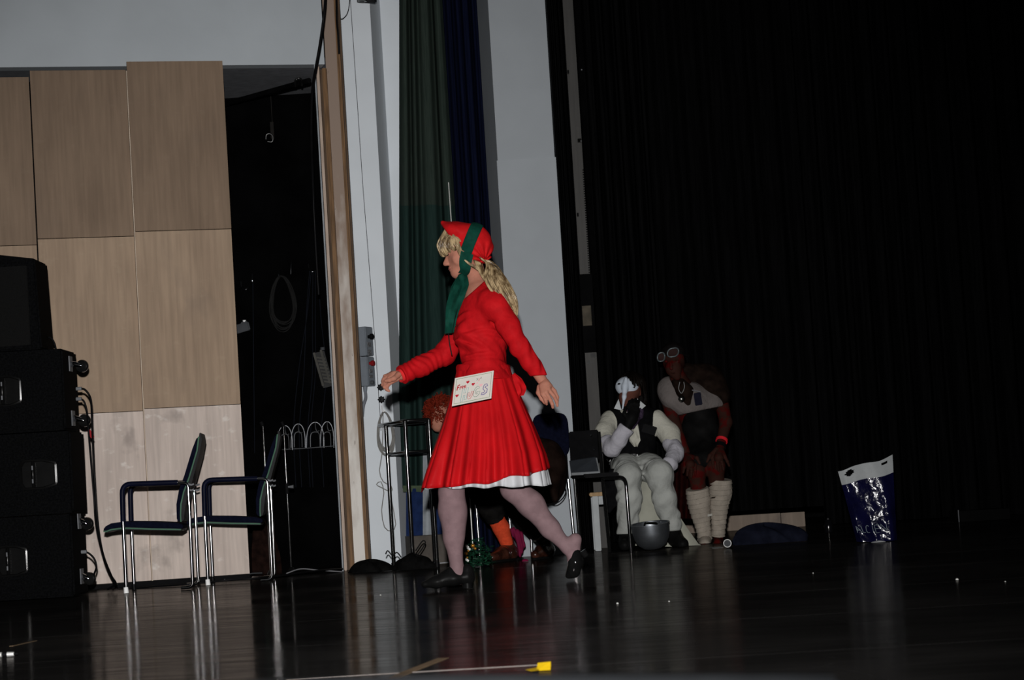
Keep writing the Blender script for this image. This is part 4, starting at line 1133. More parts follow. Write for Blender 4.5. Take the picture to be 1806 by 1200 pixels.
for k in range(560):                      # long lengths down the back
    u = rs.rand(); s_ = rs.uniform(-.125, .09); e = rs.rand(); wv_ = 3*math.sin(6*u+4*s_*10)
    ln = rs.uniform(.62, 1.0)
    pts = [w(846+14*u, 454+10*u, s_*.75), w(858+18*u, 466+9*u, s_*.98), w(859+28*u-5*e, 484+8*e, s_*1.12-.03), w(866+34*u-4*e+wv_*.6, 504+9*e, s_*1.18-.05), w(880+28*u+wv_, 522+10*e, s_*1.12-.062), w(893+19*u+wv_*.6, 540+8*e, s_-.06), w(900+13*u, 546+18*e*ln, s_*.9-.06)]
    cut_ = 7 if ln > .75 else (6 if ln > .68 else 5)
    lock(hg, pts[:cut_], .0048, .0007)
for k in range(26):                       # loose flyaway hairs
    u = rs.rand(); s_ = rs.uniform(-.1, .05)
    lock(hg, [w(852+14*u, 458+6*u, s_), w(868+12*u, 462+12*u, s_), w(884+14*u, 478+22*u, s_-.03), w(898+10*u, 508+20*u, s_-.05)], .0016, .0006)
for k in range(110):                      # strands from the nape to the shoulder
    u = rs.rand(); s_ = -.088-.02*rs.rand()
    lock(hg, [w(836+12*u, 459+5*u, s_+.012), w(842+12*u, 472+8*u, s_-.008), w(850+16*u, 488+8*u, s_-.028), w(862+16*u, 504+10*u, s_-.05), w(880+12*u, 520+12*u, s_-.075)], .0046, .0008)
wig = mk('hair', hg, blonde, woman, smooth=True, auto=180); wig['kind'] = 'stuff'

# ------------------------------------------------------------------ card pinned to the skirt
def card():
    Yc = YW0-.31
    def cpt(u, v, d=0.0):   # u right, v down, in 0..1
        A = [(802.5,667.5),(871,654),(866.5,703),(797,717)]
        p = [at(x, y, Yc+dy) for (x, y), dy in zip(A, (.02,0,-.05,-.03))]
        P_ = (p[0]*(1-u)+p[1]*u)*(1-v)+(p[3]*(1-u)+p[2]*u)*v
        n = np.cross(p[1]-p[0], p[3]-p[0]); n /= np.linalg.norm(n)
        if n[1] > 0: n = -n
        return P_+n*d
    root = thing('paper_sign', 'white card reading Free HUGS pinned to the red skirt', 'sign', cpt(.5, 1))
    paper = mat('white_card', (.55,.515,.47), .7, var=.03)
    mk('card', G().add([cpt(0,0,.001), cpt(1,0,.001), cpt(1,1,.001), cpt(0,1,.001), cpt(0,0,-.001), cpt(1,0,-.001), cpt(1,1,-.001), cpt(0,1,-.001)], [(0,1,2,3),(7,6,5,4),(0,4,5,1),(1,5,6,2),(2,6,7,3),(3,7,4,0)]), paper, root)
    ink = lambda nm, c_: mat(nm, c_, .6, var=.05)
    gi = ink('green_ink', (.16,.25,.13)); ri = ink('red_ink', (.42,.015,.03)); bi = ink('dark_ink', (.06,.05,.09)); ti = ink('turquoise_ink', (.26,.42,.42)); pi_ = ink('rose_ink', (.52,.15,.16)); gy = ink('grey_green_ink', (.22,.28,.24)); vi = ink('violet_ink', (.12,.09,.26)); pk = ink('pink_ink', (.70,.40,.42))
    def stroke(pts, r, m_, name='lettering', closed=False):
        return mk(name, G().tube([cpt(u, v, .0018) for u, v in pts], r, 5, closed=closed), m_, root, smooth=True)
    b0, b1 = .045, .955
    stroke([(.05,.06),(.95,.06),(.95,.94),(.05,.94)], .0013, gi, 'border', True)
    # Free
    B = .0024
    stroke([(.10,.30),(.085,.47)], B, ri); stroke([(.10,.31),(.155,.28)], B, ri); stroke([(.095,.38),(.14,.36)], B, ri)
    stroke([(.165,.36),(.16,.455)], B*.85, ri); stroke([(.163,.38),(.19,.35)], B*.85, ri)
    for du in (.0, .065):
        stroke([(.205+du,.395),(.25+du,.375),(.24+du,.34),(.21+du,.35),(.205+du,.40),(.225+du,.435),(.25+du,.415)], B*.8, ri)
    def heart(u, v, s_, m_=ri):
        pts = []
        for k in range(18):
            t = 2*math.pi*k/18
            pts.append(cpt(u+s_*.06*math.sin(t)**3, v-s_*.085*(.8125*math.cos(t)-.3125*math.cos(2*t)-.125*math.cos(3*t)-.0625*math.cos(4*t))+0, .0015))
        n_ = cpt(.5,.5,.001)-cpt(.5,.5,0)
        mk('heart', G().prism(pts, n_), m_, root)
    heart(.35,.24,.72); heart(.495,.355,.72); heart(.105,.66,.72)
    # tiny face  >3<
    stroke([(.57,.17),(.605,.20),(.575,.235)], .0011, bi); stroke([(.62,.19),(.645,.20),(.632,.225),(.65,.235),(.635,.27),(.615,.265)], .0012, pi_); stroke([(.70,.16),(.67,.195),(.695,.205)], .0011, bi)
    # outlined letters
    def outline(poly, m_, r=.0014): stroke(poly, r, m_, closed=True)
    # H
    outline([(.235,.46),(.285,.45),(.275,.62),(.315,.61),(.33,.44),(.385,.44),(.35,.86),(.30,.87),(.31,.69),(.275,.70),(.26,.90),(.205,.91)], ti)
    # U
    outline([(.375,.64),(.41,.62),(.415,.76),(.435,.79),(.455,.74),(.48,.60),(.52,.61),(.50,.76),(.455,.855),(.41,.865),(.375,.80)], pi_)
    # G
    outline([(.665,.50),(.655,.56),(.615,.54),(.575,.62),(.575,.70),(.60,.745),(.64,.71),(.605,.70),(.61,.655),(.69,.655),(.675,.76),(.62,.83),(.555,.82),(.52,.74),(.535,.60),(.575,.50),(.62,.46)], gy)
    # S
    outline([(.855,.44),(.875,.52),(.835,.52),(.815,.56),(.875,.63),(.87,.74),(.80,.81),(.73,.80),(.735,.74),(.79,.74),(.82,.69),(.765,.61),(.775,.50),(.81,.44)], vi, .0019)
    heart(.70,.445,.75, pk); heart(.60,.34,.4, pk); stroke([(.90,.13),(.925,.125)], .001, pk); stroke([(.20,.20),(.21,.195)], .0012, ink('lilac_ink', (.5,.4,.6)))
card()
# ================================================================== middle of the stage
# ---- grey control box on the jamb, star knobs and cable coil on the white column
cb = thing('control_box', 'grey wall control box with black and red knobs on the white column', 'control box', at(645,684,YC-.06))
rt = math.radians(24); ux = V(math.cos(rt), -math.sin(rt), 0); uy = V(math.sin(rt), math.cos(rt), 0); lean = V(.0,0,1)
c1 = at(643, 604, YC-.12); c2 = at(646, 656, YC-.12)
for nm, c, hh in (('upper_case', at(642.5,603,YC-.10), 26), ('lower_case', at(645.5,656,YC-.10), 26)):
    mk(nm, G().obox(c, ux*.041, uy*.055, V(0,0,hh/(FPX/YC)-.0015)), grey_plastic, cb, bevel=.005)
side = ux*.043
for nm, (px, py), r, m_ in (('knob', (654,594), .020, black_plastic), ('knob', (656,641), .019, mat('red_push_knob', (.20,.012,.014), .3)), ('switch', (655,675), .014, mat('dark_grey_switch', (.06,.065,.07), .4))):
    c = at(px, py, YC-.14)
    o = mk(nm, G().lathe([(.001,-.03),(r*.6,-.03),(r*.6,-.006),(r,-.002),(r,.014),(r*.8,.018),(.001,.018)], c, ux, 18), m_, cb, smooth=True, auto=40)
for py, h_ in ((608,8),(622,10),(655,6),(664,5)):
    c = at(653.2+(py-640)*.06, py, YC-.13)
    mk('label_plate', G().obox(c, ux*.0025, uy*.022, V(0,0,h_/(FPX/YC)*.5)), mat('engraved_plate', (.12,.12,.125), .5, var=.6, scale=150), cb)
mk('gland', G().tube([at(644,682,YC-.08), at(644,691,YC-.08)], [.016,.012], 12), grey_plastic, cb, smooth=True)
mk('conduit', G().tube(arc_pts([at(644,688,YC-.08), at(645,702,YC-.07), at(641,716,YC-.05), at(639,735,YC+.0-.03)], 5), .011, 10), mat('grey_conduit', (.16,.17,.19), .5), cb, smooth=True)
def star_knob(px, py, label):
    c = at(px, py, YC-.05); root = thing('star_knob', label, 'knob', c+V(0,.02,0), group='black star knobs on the white column')
    def ring(y, s): return [V(c[0]+s*(.0225+.0035*math.cos(8*a))*math.cos(a), y, c[2]+s*(.0225+.0035*math.cos(8*a))*math.sin(a)) for a in np.linspace(0, 2*math.pi, 48, endpoint=False)]
    mk('grip', G().loft([ring(c[1]-.016,.75), ring(c[1]-.012,.98), ring(c[1]+.010,1), ring(c[1]+.014,.8)]), black_rubber, root, smooth=True, auto=40)
    mk('stem', G().tube([c+V(0,.012,0), V(c[0], YC+.0, c[2])], .008, 10), steel_dull, root, smooth=True)
star_knob(671.5, 683.5, 'upper black star knob on the white column by the outstretched hand')
star_knob(672.5, 705, 'lower black star knob on the white column above the cable coil')
grey_wire = mat('grey_flex', (.20,.195,.185), .5, var=.15)
hk = tag(mk('wall_hook', G().tube(arc_pts([at(673,716,YC-.002), at(674,722,YC-.03), at(676,727,YC-.05), at(679,724,YC-.05)], 4), .004, 6), white_plastic, smooth=True), 'small white hook holding the grey flex on the column', 'hook')
coil('cable_coil', 678, 766, 15.5, 39, YC-.045, 15, .0035, grey_wire, 'grey flex coil hung on the white column with trailing loops', .13, seed=4,
     tail=[at(674,800,YC-.04), at(669,830,YC-.03), at(676,850,YC-.03), at(690,858,YC-.03), at(690,868,YC-.03), at(672,860,YC-.03), at(664,855,YC-.03), at(672,850,YC-.03), at(677,870,YC-.03), at(673,900,YC-.03), at(678,930,YC-.03), at(690,937,YC-.03), at(698,925,YC-.03), at(690,880,YC-.03), at(684,830,YC-.03), at(683,800,YC-.03)])
tag(mk('thin_rod', G().tube([at(791,322,15.45), at(798,420,15.45), at(805,520,15.45), V(at(834,960,15.45)[0],15.45,.0)], .0045, 6), mat('pale_rod', (.22,.22,.21), .4, metal=.5), smooth=True), 'thin pale metal rod rising behind the red bonnet', 'rod')

# ---- black tube rack
rk = thing('tube_rack', 'black tubular metal rack in front of the green curtain', 'rack', V(at(720,975,14.8)[0], 14.85, 0))
zt_ = .948; zm_ = .5+(867-798)*14.7/4000
def rp(px, Y, z):
    p = at(px, 800, Y); return V(p[0], Y, z)
pA, pB, pC = at(714,743,14.7), at(668,753.5,15.36), at(756,742,14.72)
zt_ = pA[2]
def flatz(p, z): return V(p[0], p[1], z)
pA, pB, pC = flatz(pA, zt_), flatz(pB, zt_), flatz(pC, zt_)
pD = flatz(at(753,745,15.08), zt_)
rt_ = [pA, pC, pD, pB]
mk('top_frame', G().tube(fillet([pA*.5+pC*.5]+[pC, pD, pB, pA]+[pA*.5+pC*.5], .02), .0125, 8), black_metal, rk, smooth=True)
zm_ = at(713,798,14.7)[2]
mk('middle_frame', G().tube(fillet([flatz(q_, zm_) for q_ in [pA*.5+pC*.5, pC, pD, pB*.8+pA*.2, pA, pA*.5+pC*.5]], .02), .0095, 8), black_metal, rk, smooth=True)
for i, p in enumerate((pA, pC, pD, pB*.72+pA*.28)):
    mk('leg', G().tube([V(p[0], p[1], .003), V(p[0], p[1], zt_)], .0135, 12), black_metal, rk, smooth=True)
    mk('foot', G().tube([V(p[0], p[1], .0), V(p[0], p[1], .03)], .017, 12), black_rubber, rk, smooth=True)

# ---- black bags and cables on the floor by the rack
black_nylon = mat('black_nylon', (.0035,.0035,.0035), .8, spec=.3, var=.3, scale=30, bump=.2)
tag(mk('gear_bag', heap(652, 1004, 78, 20, 14.5, 21), black_nylon, smooth=True), 'low black equipment bag at the foot of the cream jamb', 'bag')
tag(mk('gear_bag', heap(728, 998, 74, 26, 14.5, 22), black_nylon, smooth=True), 'black equipment bag lying below the tube rack', 'bag')
cable('floor_cable', [(680,978,14.4),(684,972,14.4),(692,980,14.4),(700,975,14.4),(708,984,14.4)], .004, black_rubber, 'tangled black lead on top of the equipment bags')
cable('floor_cable', [(733,972,14.5),(745,955,14.5),(750,958,14.5),(742,972,14.5),(735,980,14.5)], .004, black_rubber, 'small black cable loop standing up by the rack leg')
cable('floor_cable', [(745,990,14.9),(765,994,14.8),(795,992,14.8),(812,990,14.8)], .0035, mat('pale_lead', (.28,.29,.31), .4), 'pale thin lead lying on the floor behind the front shoe')

# ---- striped cloth and box behind the rack
bn = thing('folded_banner', 'blue and white banner hanging below the green curtain', 'banner', V(at(757,945,15.5)[0], 15.5, 0))
bl_c = mat('royal_blue_cloth', (.010,.020,.065), .85, spec=.15, var=.2, scale=20, bump=.2, bscale=80)
wh_c = mat('off_white_cloth', (.26,.28,.30), .85, spec=.15, var=.1, scale=20)
ol_c = mat('olive_band_cloth', (.055,.075,.045), .85, spec=.15, var=.1)
def strip(name, x0, x1, y0, y1, m_, dy=0.0, sd=0):
    def fn(u, v):
        p = at(x0+(x1-x0)*u, y1+(y0-y1)*v, 15.5); return (p[0], 15.5+dy+.012*math.sin(u*7+sd)*(1-.4*v), p[2])
    mk(name, G().grid(fn, 12, 8, .003), m_, bn, smooth=True)
strip('blue_stripe', 716, 748, 862, 992, bl_c, 0, 1); strip('white_stripe', 746, 766, 795, 992, wh_c, -.01, 2); strip('blue_stripe', 764, 802, 812, 992, bl_c, 0, 3); strip('olive_band', 711, 744, 857, 868, ol_c, -.012, 4)
bx = thing('cardboard_box', 'dull grey brown carton behind the tube rack', 'box', V(at(750,975,15.3)[0], 15.3, 0))
mk('carton', G().box((at(720,975,15.24)[0], 15.24, 0), (at(798,973,15.24)[0], 15.4, at(750,945,15.24)[2])), mat('dull_carton', (.075,.066,.058), .8, var=.15), bx, bevel=.004)
mk('dark_end', G().box((at(716,975,15.22)[0], 15.222, 0.001), (at(729,973,15.22)[0], 15.239, at(720,946,15.22)[2])), mat('dark_tape', (.02,.019,.018), .6), bx)

# ---- garland on the floor
def garland():
    rs = np.random.RandomState(3); g = G()
    c = floor_at(846, 1000)
    for k in range(420):
        p = V(c[0]+rs.uniform(-.095,.075), c[1]+rs.uniform(-.06,.06), 0); p[2] = .004+rs.rand()**1.2*.17*(1-((p[0]-c[0])/.13)**2)
        d = rs.randn(3); d /= np.linalg.norm(d); d[2] = abs(d[2])*.5; s_ = np.cross(d, rs.randn(3)); s_ /= np.linalg.norm(s_)
        L = rs.uniform(.02,.045); wd = .006
        g.add([p, p+d*L*.5+s_*wd, p+d*L, p+d*L*.5-s_*wd], [(0,1,2,3)])
    root = thing('tinsel_garland', 'dark green leafy garland with gold bits behind the front leg', 'garland', V(c[0], c[1], 0))
    lv = mk('leaves', g, mat('dark_green_foil', (.006,.030,.016), .35, spec=.5, var=.5, scale=40), root); lv['kind'] = 'stuff'
    gold = mat('gold_foil', (.40,.18,.03), .3, metal=.7, var=.3); pale = mat('white_foil', (.6,.6,.58), .4)
    for i, (px, py, r) in enumerate([(822,977,.012),(826,972,.009),(834,963,.014),(838,968,.010),(824,984,.008)]):
        mk('gold_bead', G().lathe([(.001,-r),(r*.8,-r*.6),(r,0),(r*.8,r*.6),(.001,r)], at(px,py,c[1]-.07), (0,0,1), 12), gold, root, smooth=True)
    for px, py in ((820,964),(823,968),(820,988)):
        p = at(px, py, c[1]-.075); mk('foil_scrap', G().add([p, p+V(.02,0,-.015), p+V(.026,.004,-.004), p+V(.006,0,.012)], [(0,1,2,3)]), pale, root)
garland()
tag(mk('paper_scrap', G().add([floor_at(832,999)+V(0,0,.002), floor_at(840,1003)+V(0,0,.003), floor_at(849,1001.5)+V(0,0,.002), floor_at(838,997)+V(0,0,.012)], [(0,1,2,3)]), mat('pale_scrap', (.30,.31,.32), .5)), 'flat pale scrap on the floor right of the front shoe', 'scrap')

# ---- navy chair of the red-wigged person
def stick_chair(name, label, pts, back, seat, m_back, m_seat, m_leg, group=None, rleg=.0105):
    root = thing(name, label, 'chair', V(*pts['base']), group)
    mk('backrest', back, m_back, root, smooth=True, bevel=.01); mk('seat', seat, m_seat, root, bevel=.01, smooth=True)
    for L in pts['legs']: mk('leg', G().tube(L, rleg, 10), m_leg, root, smooth=True)
    return root
YN = 15.25
def fl(px, py, Y):
    p = at(px, py, Y); return V(p[0], Y, 0)
bc = at(973, 760, YN+.28)
def backshape(cx, cz, w_, h_, Y, tilt=.0, thick=.03, n=28):
    R = []
    for s_, yy in ((.96, -thick/2), (1, -thick/4), (1, thick/4), (.96, thick/2)):
        ring = []
        for k in range(n):
            a = 2*math.pi*k/n; ca, sa = math.cos(a), math.sin(a)
            ring.append(V(cx+s_*w_*np.sign(ca)*abs(ca)**.45, Y+yy+tilt*sa*h_, cz+s_*h_*np.sign(sa)*abs(sa)**.45))
        R.append(ring)
    return G().loft(R)
zs_ = .44
x_l, x_r = at(838,880,YN)[0], at(1000,880,YN+.3)[0]
def leg_pts(px0, py0, px1, Y): 
    a = at(px0, py0, Y); return [V(a[0], Y, zs_-.005), V(at(px1, 960, Y)[0], Y, .002)]
nav = thing('chair', 'navy backed chair with chrome legs behind the walking woman', 'chair', V((x_l+x_r)/2, YN+.15, 0))
mk('backrest', backshape(bc[0]-.005, bc[2]-.03, .125, .155, YN+.42, .06), navy_f, nav, smooth=True)
mk('seat', G().box((x_l+.05, YN-.12, zs_), (x_r-.12, YN+.34, zs_+.045)), navy_f, nav, bevel=.018)
lx = [at(841,900,YN-.1)[0], at(935,955,YN-.1)[0]]
for (a, b, Y) in ((840,845.5,YN+.3), (933,938,YN-.1), (958,964,YN+.3), (898,902,YN-.08)):
    p = at(a, 895, Y); q2 = at(b, 970, Y)
    mk('leg', G().tube([V(p[0], Y, zs_+.01), V(q2[0], Y, .002)], .0105, 10), chrome, nav, smooth=True)
for s_ in (-.09, .09): mk('back_post', G().tube([V(bc[0]+s_, YN+.43, bc[2]-.1), V(bc[0]+s_, YN+.36, zs_)], .009, 8), chrome, nav, smooth=True)

# ---- the person in the red wig, bent forward behind the woman
p2 = thing('person', 'person in a red curly wig and dark brown jacket sitting bent forward', 'person', V(at(890,990,15.1)[0], 15.2, 0))
def r_(x, y, Y): return at(x, y, Y)
S = SDF()
S.ell(r_(782,738,15.25), (.085,.08,.105), k=.02); S.cap(r_(775,745,15.17), r_(772,752,15.16), .05, .04, .03); S.cap(r_(768,742,15.15), r_(765,746,15.14), .012, .012, .01)
S.chain([r_(800,752,15.28), r_(822,762,15.3)], [.05,.055], .03)
S.chain([r_(840,800,15.1), r_(835,850,14.98)], [.04,.033], .02)
for k in range(5): S.chain([r_(835,850,14.98), r_(829+k*3,864,14.93+.008*k), r_(830+k*3,874,14.95+.008*k)], [.026,.011,.008], .008)
mkn('body', S.build(.006), skin_w, p2, 1)
jk = mat('dark_brown_jacket', (.0105,.0060,.0048), .85, spec=.1, var=.3, scale=14, bump=.2)
S = SDF()
S.chain([r_(945,865,15.35), r_(925,810,15.33), r_(880,780,15.3), r_(835,772,15.3)], [.16,.165,.16,.12], .05)
S.ell(r_(968,828,15.33), (.125,.16,.20), k=.06); S.chain([r_(965,850,15.2), r_(972,876,15.2)], [.09,.05], .05)
S.chain([r_(850,785,15.15), r_(838,830,15.05), r_(835,850,14.99)], [.075,.055,.045], .03)
S.chain([r_(858,780,15.42), r_(845,840,15.35), r_(838,870,15.25)], [.075,.055,.045], .03)
S.disp = wob(12, 30, .008); S.clip(V(0,0,.36), (0,0,-1))
mkn('jacket', S.build(.009), jk, p2, 1)
trs = mat('black_trousers', (.0075,.007,.0068), .85, spec=.15, var=.3, scale=20)
S = SDF()
S.chain([r_(945,872,15.3), r_(880,872,15.0), r_(846,868,14.85)], [.10,.085,.07], .04); S.chain([r_(846,868,14.85), r_(862,895,14.95), r_(874,915,15.0)], [.072,.065,.066], .03)
S.chain([r_(950,876,15.4), r_(905,880,15.1), r_(895,885,15.02)], [.10,.085,.07], .04); S.chain([r_(895,885,15.02), r_(925,918,15.08), r_(943,938,15.12)], [.07,.062,.058], .03)
S.clip(r_(875,916,15.0), r_(893,955,15.08)-r_(862,895,14.95))
mkn('trousers', S.build(.008), trs, p2, 1)
S = SDF(); S.chain([r_(895,885,15.02), r_(925,918,15.08), r_(945,940,15.12)], [.066,.060,.056], .03); mkn('trousers', S.build(.008), trs, p2, 1)
orange = mat('orange_sock_knit', (.56,.060,.022), .85, var=.1, scale=60, bump=.3, bscale=250)
S = SDF(); S.chain([r_(866,900,14.97), r_(884,932,15.03), r_(895,962,15.07)], [.060,.053,.042], .02); mkn('sock', S.build(.006), orange, p2, 1)
S = SDF(); S.chain([r_(938,930,15.11), r_(955,950,15.13), r_(962,965,15.13)], [.050,.046,.04], .02)
so_ = mkn('sock', S.build(.006), mat('dark_striped_sock', (.012,.013,.012), .8), p2, 1)
pa, pb = r_(938,930,15.11), r_(955,950,15.13); dd = (pb-pa)/np.linalg.norm(pb-pa)
for t, c_ in ((.35, (.10,.075,.03)), (.8, (.13,.13,.12)), (1.15, (.06,.06,.055))):
    mk('stripe', G().lathe([(.046,-.007),(.0515,-.006),(.0515,.006),(.046,.007)], pa+(pb-pa)*t, dd, 24), mat('stripe_%d' % int(t*100), c_, .8), so_, smooth=True)
brown_l = mat('brown_shoe_leather', (.040,.013,.008), .25, spec=.5, var=.5, scale=18)
def shoe(ankle, heel, ball, toe, r0=.045, m_=brown_l, parent=p2, h=.006):
    S = SDF(); S.chain([heel, ball, toe], [r0, r0*.95, r0*.62], .03); S.cap(ankle, heel*.7+ball*.3, r0*.95, r0, .03)
    S.clip(V(0,0,.012), (0,0,-1)); S.clip(ankle+V(0,0,.012), (0,0,1))
    o = mkn('shoe', S.build(h), m_, parent, 1)
    d = toe-heel; d[2] = 0; L = np.linalg.norm(d); d /= L; n_ = np.cross(d, V(0,0,1)); cc = (heel+toe)/2
    ring = lambda z_, s_: [V(*(cc[:2]+d[:2]*math.cos(a)*(L/2+r0*.9)*s_+n_[:2]*math.sin(a)*r0*(1.02-.12*math.cos(a))*s_), z_) for a in np.linspace(0, 2*math.pi, 30, endpoint=False)]
    mk('sole', G().loft([ring(.001,.98), ring(.012,1), ring(.016,.97)]), MATS['black_sole'], o)
    return o
hz = lambda x, Y, z: V(at(x, 980, Y)[0], Y, z)
shoe(hz(895,15.08,.135), hz(902,15.12,.052), hz(885,14.98,.048), hz(868,14.86,.036), .05)
shoe(hz(962,15.14,.12), hz(968,15.16,.05), hz(955,15.02,.045), hz(944,14.9,.034), .046)
# curly wig: many small ringlets
g = G(); rs = np.random.RandomState(9); hc = r_(779,729,15.22)
for k in range(520):
    d = rs.randn(3); d /= np.linalg.norm(d)
    if d[2] < -.75: continue
    b = hc+d*V(.095,.09,.095)*rs.uniform(.85,1.0); L = rs.uniform(.03,.055); ax_ = d+rs.randn(3)*.35; ax_ /= np.linalg.norm(ax_); u_ = np.cross(ax_, rs.randn(3)); u_ /= np.linalg.norm(u_); v_ = np.cross(ax_, u_); ph = rs.rand()*6.28
    g.tube([b+ax_*L*t+(u_*math.cos(ph+9*t)+v_*math.sin(ph+9*t))*.009 for t in np.linspace(0, 1, 8)], .0032, 4)
wg = mk('wig', g, mat('red_curly_wig', (.135,.014,.006), .7, var=.4, scale=40), p2, smooth=True); wg['kind'] = 'stuff'
# pink ribbed cloth beside the shoe
S = SDF(); S.chain([r_(905,936,15.12), r_(914,945,15.13), r_(919,962,15.13), r_(917,980,15.13)], [.022,.03,.024,.012], .02)
S.disp = lambda X, Y, Z: .003*np.sin(X*260+Z*40)
pk = thing('pink_glove', 'crumpled magenta ribbed cloth standing behind the brown shoe', 'cloth', r_(917,985,15.13)); mkn('cloth', S.build(.004), mat('magenta_knit', (.14,.008,.035), .8), pk, 1)
tag(mk('pink_scrap', heap(926, 996, 12, 4, 14.7, 31, 14, 5), MATS['magenta_knit'], smooth=True), 'tiny magenta scrap on the floor by the brown shoe', 'scrap')
cable('jacket_cord', [(966,884,15.05),(980,888,15.05),(992,880,15.05),(998,868,15.1),(996,860,15.15)], .004, black_rubber, 'thin black cord looping under the brown jacket')  # hanging cord of the jacket, built with the cable function

# ---- black tube chair with folders
YK = 15.35
bk = thing('chair', 'black chair with tubular legs and grey folders on its seat', 'chair', V(at(1060,975,YK)[0], YK+.15, 0))
zq = .5+(846-838)*YK/4000
zseat = at(1060,842,YK)[2]
bl0 = at(1003,762,YK+.30); bl1 = at(1055,758,YK+.22); br0 = at(1008,836,YK+.30); br1 = at(1058,834,YK+.2)
mk('backrest', G().prism([bl0, bl1, at(1058,800,YK+.2), at(1056,812,YK+.2), at(1006,816,YK+.3)], (0,.02,0)), black_plastic, bk, bevel=.006)
for px, py in ((1043,769),(1048,794)):
    mk('rivet', G().lathe([(.001,-.008),(.006,-.006),(.008,0)], at(px,py,YK+.225), (0,1,0), 12), chrome, bk, smooth=True)
mk('seat', G().prism([V(at(1006,840,YK+.3)[0], YK+.34, zseat), V(at(1062,840,YK+.3)[0], YK+.34, zseat), V(at(1092,840,YK-.05)[0], YK-.08, zseat), V(at(1030,840,YK-.05)[0], YK-.08, zseat)], (0,0,.028)), black_plastic, bk, bevel=.008)
post = [at(1057,772,YK+.2), at(1062,840,YK+.18), fl(1076,975,YK+.1)]
mk('leg', G().tube([at(1056,762,YK+.2), V(at(1063,850,YK+.18)[0],YK+.18,zseat), V(at(1075.5,972,YK)[0], YK+.02, .002)], .0125, 12), black_metal, bk, smooth=True)
f1 = V(at(1113,972,YK-.1)[0], YK-.1, .002)
mk('leg', G().tube(fillet([V(at(1064,840,YK-.02)[0], YK+.05, zseat-.008), V(at(1103,838,YK-.1)[0], YK-.1, zseat-.008), f1], .06, 7), .0125, 12), black_metal, bk, smooth=True)
mk('leg', G().tube([V(at(1003,862,YK+.25)[0], YK+.25, zseat), V(at(1013,945,YK+.25)[0], YK+.25, .002)], .0115, 12), chrome, bk, smooth=True)
mk('leg', G().tube([V(at(1014.5,862,YK+.3)[0], YK+.33, zseat), V(at(1022,945,YK+.3)[0], YK+.33, .002)], .0115, 12), black_metal, bk, smooth=True)
fo_ = thing('folder_stack', 'grey folder and pale binder lying on the black chair', 'folders', at(1033,838,YK))
gm = mat('slate_folder', (.030,.034,.040), .6, var=.08)
mk('folder', G().prism([at(1004,814,YK+.12), at(1050,807,YK+.10), at(1055.5,832,YK-.0), at(1007,836,YK+.0)], (0,.012,.004)), gm, fo_)
mk('pages', G().prism([at(1050.5,808,YK+.10), at(1053,808,YK+.10), at(1058,832,YK), at(1055.8,832,YK)], (0,.012,.002)), mat('pale_pages', (.18,.19,.20), .6), fo_)
mk('binder', G().prism([at(1008,834.5,YK-.03), at(1058,831.5,YK-.03), at(1058,836.5,YK-.03), at(1008,839,YK-.03)], (0,.14,0)), mat('pale_binder_edge', (.14,.15,.16), .4), fo_)

# ---- white stool with a wooden top
st = thing('stool', 'white stool with pale wooden top under the masked person', 'stool', V(at(1100,970,16.0)[0], 16.1, 0))
YT = 15.92; sx0 = at(1048,960,YT)[0]; sx1 = sx0+.40; zst = at(1060,875,YT)[2]
wst = mat('white_stool_paint', (.36,.38,.39), .5, var=.05)
mk('top', G().box((sx0-.012, YT-.012, zst), (sx1+.01, YT+.34, zst+.026)), mat('pale_stool_wood', (.32,.21,.11), .5, var=.15, scale=10, stretch=(6,1,1)), st, bevel=.005)
for i in (0, 1):
    for j in (0, 1):
        x_ = sx0+.006+i*(sx1-sx0-.052); y_ = YT+j*.29
        mk('leg', G().box((x_, y_, .002), (x_+.042, y_+.042, zst)), wst, st, bevel=.003)
    mk('rail', G().box((sx0+.006+i*(sx1-sx0-.052)+.008, YT+.044, zst-.07), (sx0+.006+i*(sx1-sx0-.052)+.034, YT+.288, zst-.002)), wst, st)
mk('rail', G().box((sx0+.05, YT+.008, zst-.06), (sx1-.05, YT+.03, zst-.002)), wst, st)

# ================================================================== the masked person
pm = thing('person', 'seated person in white beaked mask, black vest and white trousers', 'person', V(at(1130,970,15.9)[0], 16.0, 0))
M0 = 16.05
def b(x, y, dy=0.0): return at(x, y, M0+dy)
skin_d = mat('dark_reddish_skin', (.10,.038,.027), .6, spec=.2, var=.1)  # even dark reddish skin tone
cream = mat('cream_shirt_cotton', (.44,.43,.37), .85, spec=.15, var=.06, scale=12, bump=.8, bscale=26)
lilac_white = mat('white_shirt_cuff', (.40,.39,.43), .85, spec=.15, var=.05, scale=12, bump=.8, bscale=28)
offwhite = mat('off_white_trouser_cloth', (.34,.35,.33), .88, spec=.12, var=.07, scale=10, bump=.8, bscale=20)
vest_m = mat('black_vest_cloth', (.0045,.0045,.005), .8, spec=.15, var=.3, scale=15)
S = SDF()
S.ell(b(1110,686,-.02), (.078,.095,.098), k=.03); S.ell(b(1106,702,-.08), (.058,.055,.062), k=.03); S.cap(b(1105,714,-.09), b(1106,716,-.09), .026, .026, .03)
S.cap(b(1100,700,-.135), b(1100,703,-.14), .013, .013, .012); S.ell(b(1129,692,-.02), (.008,.018,.028), k=.01)
S.cap(b(1112,712,0), b(1115,735,.03), .056, .06, .03)
S.chain([b(1115,735,.05), b(1118,790,.05)], [.1,.11], .03)
mkn('body', S.build(.006), skin_d, pm, 1)
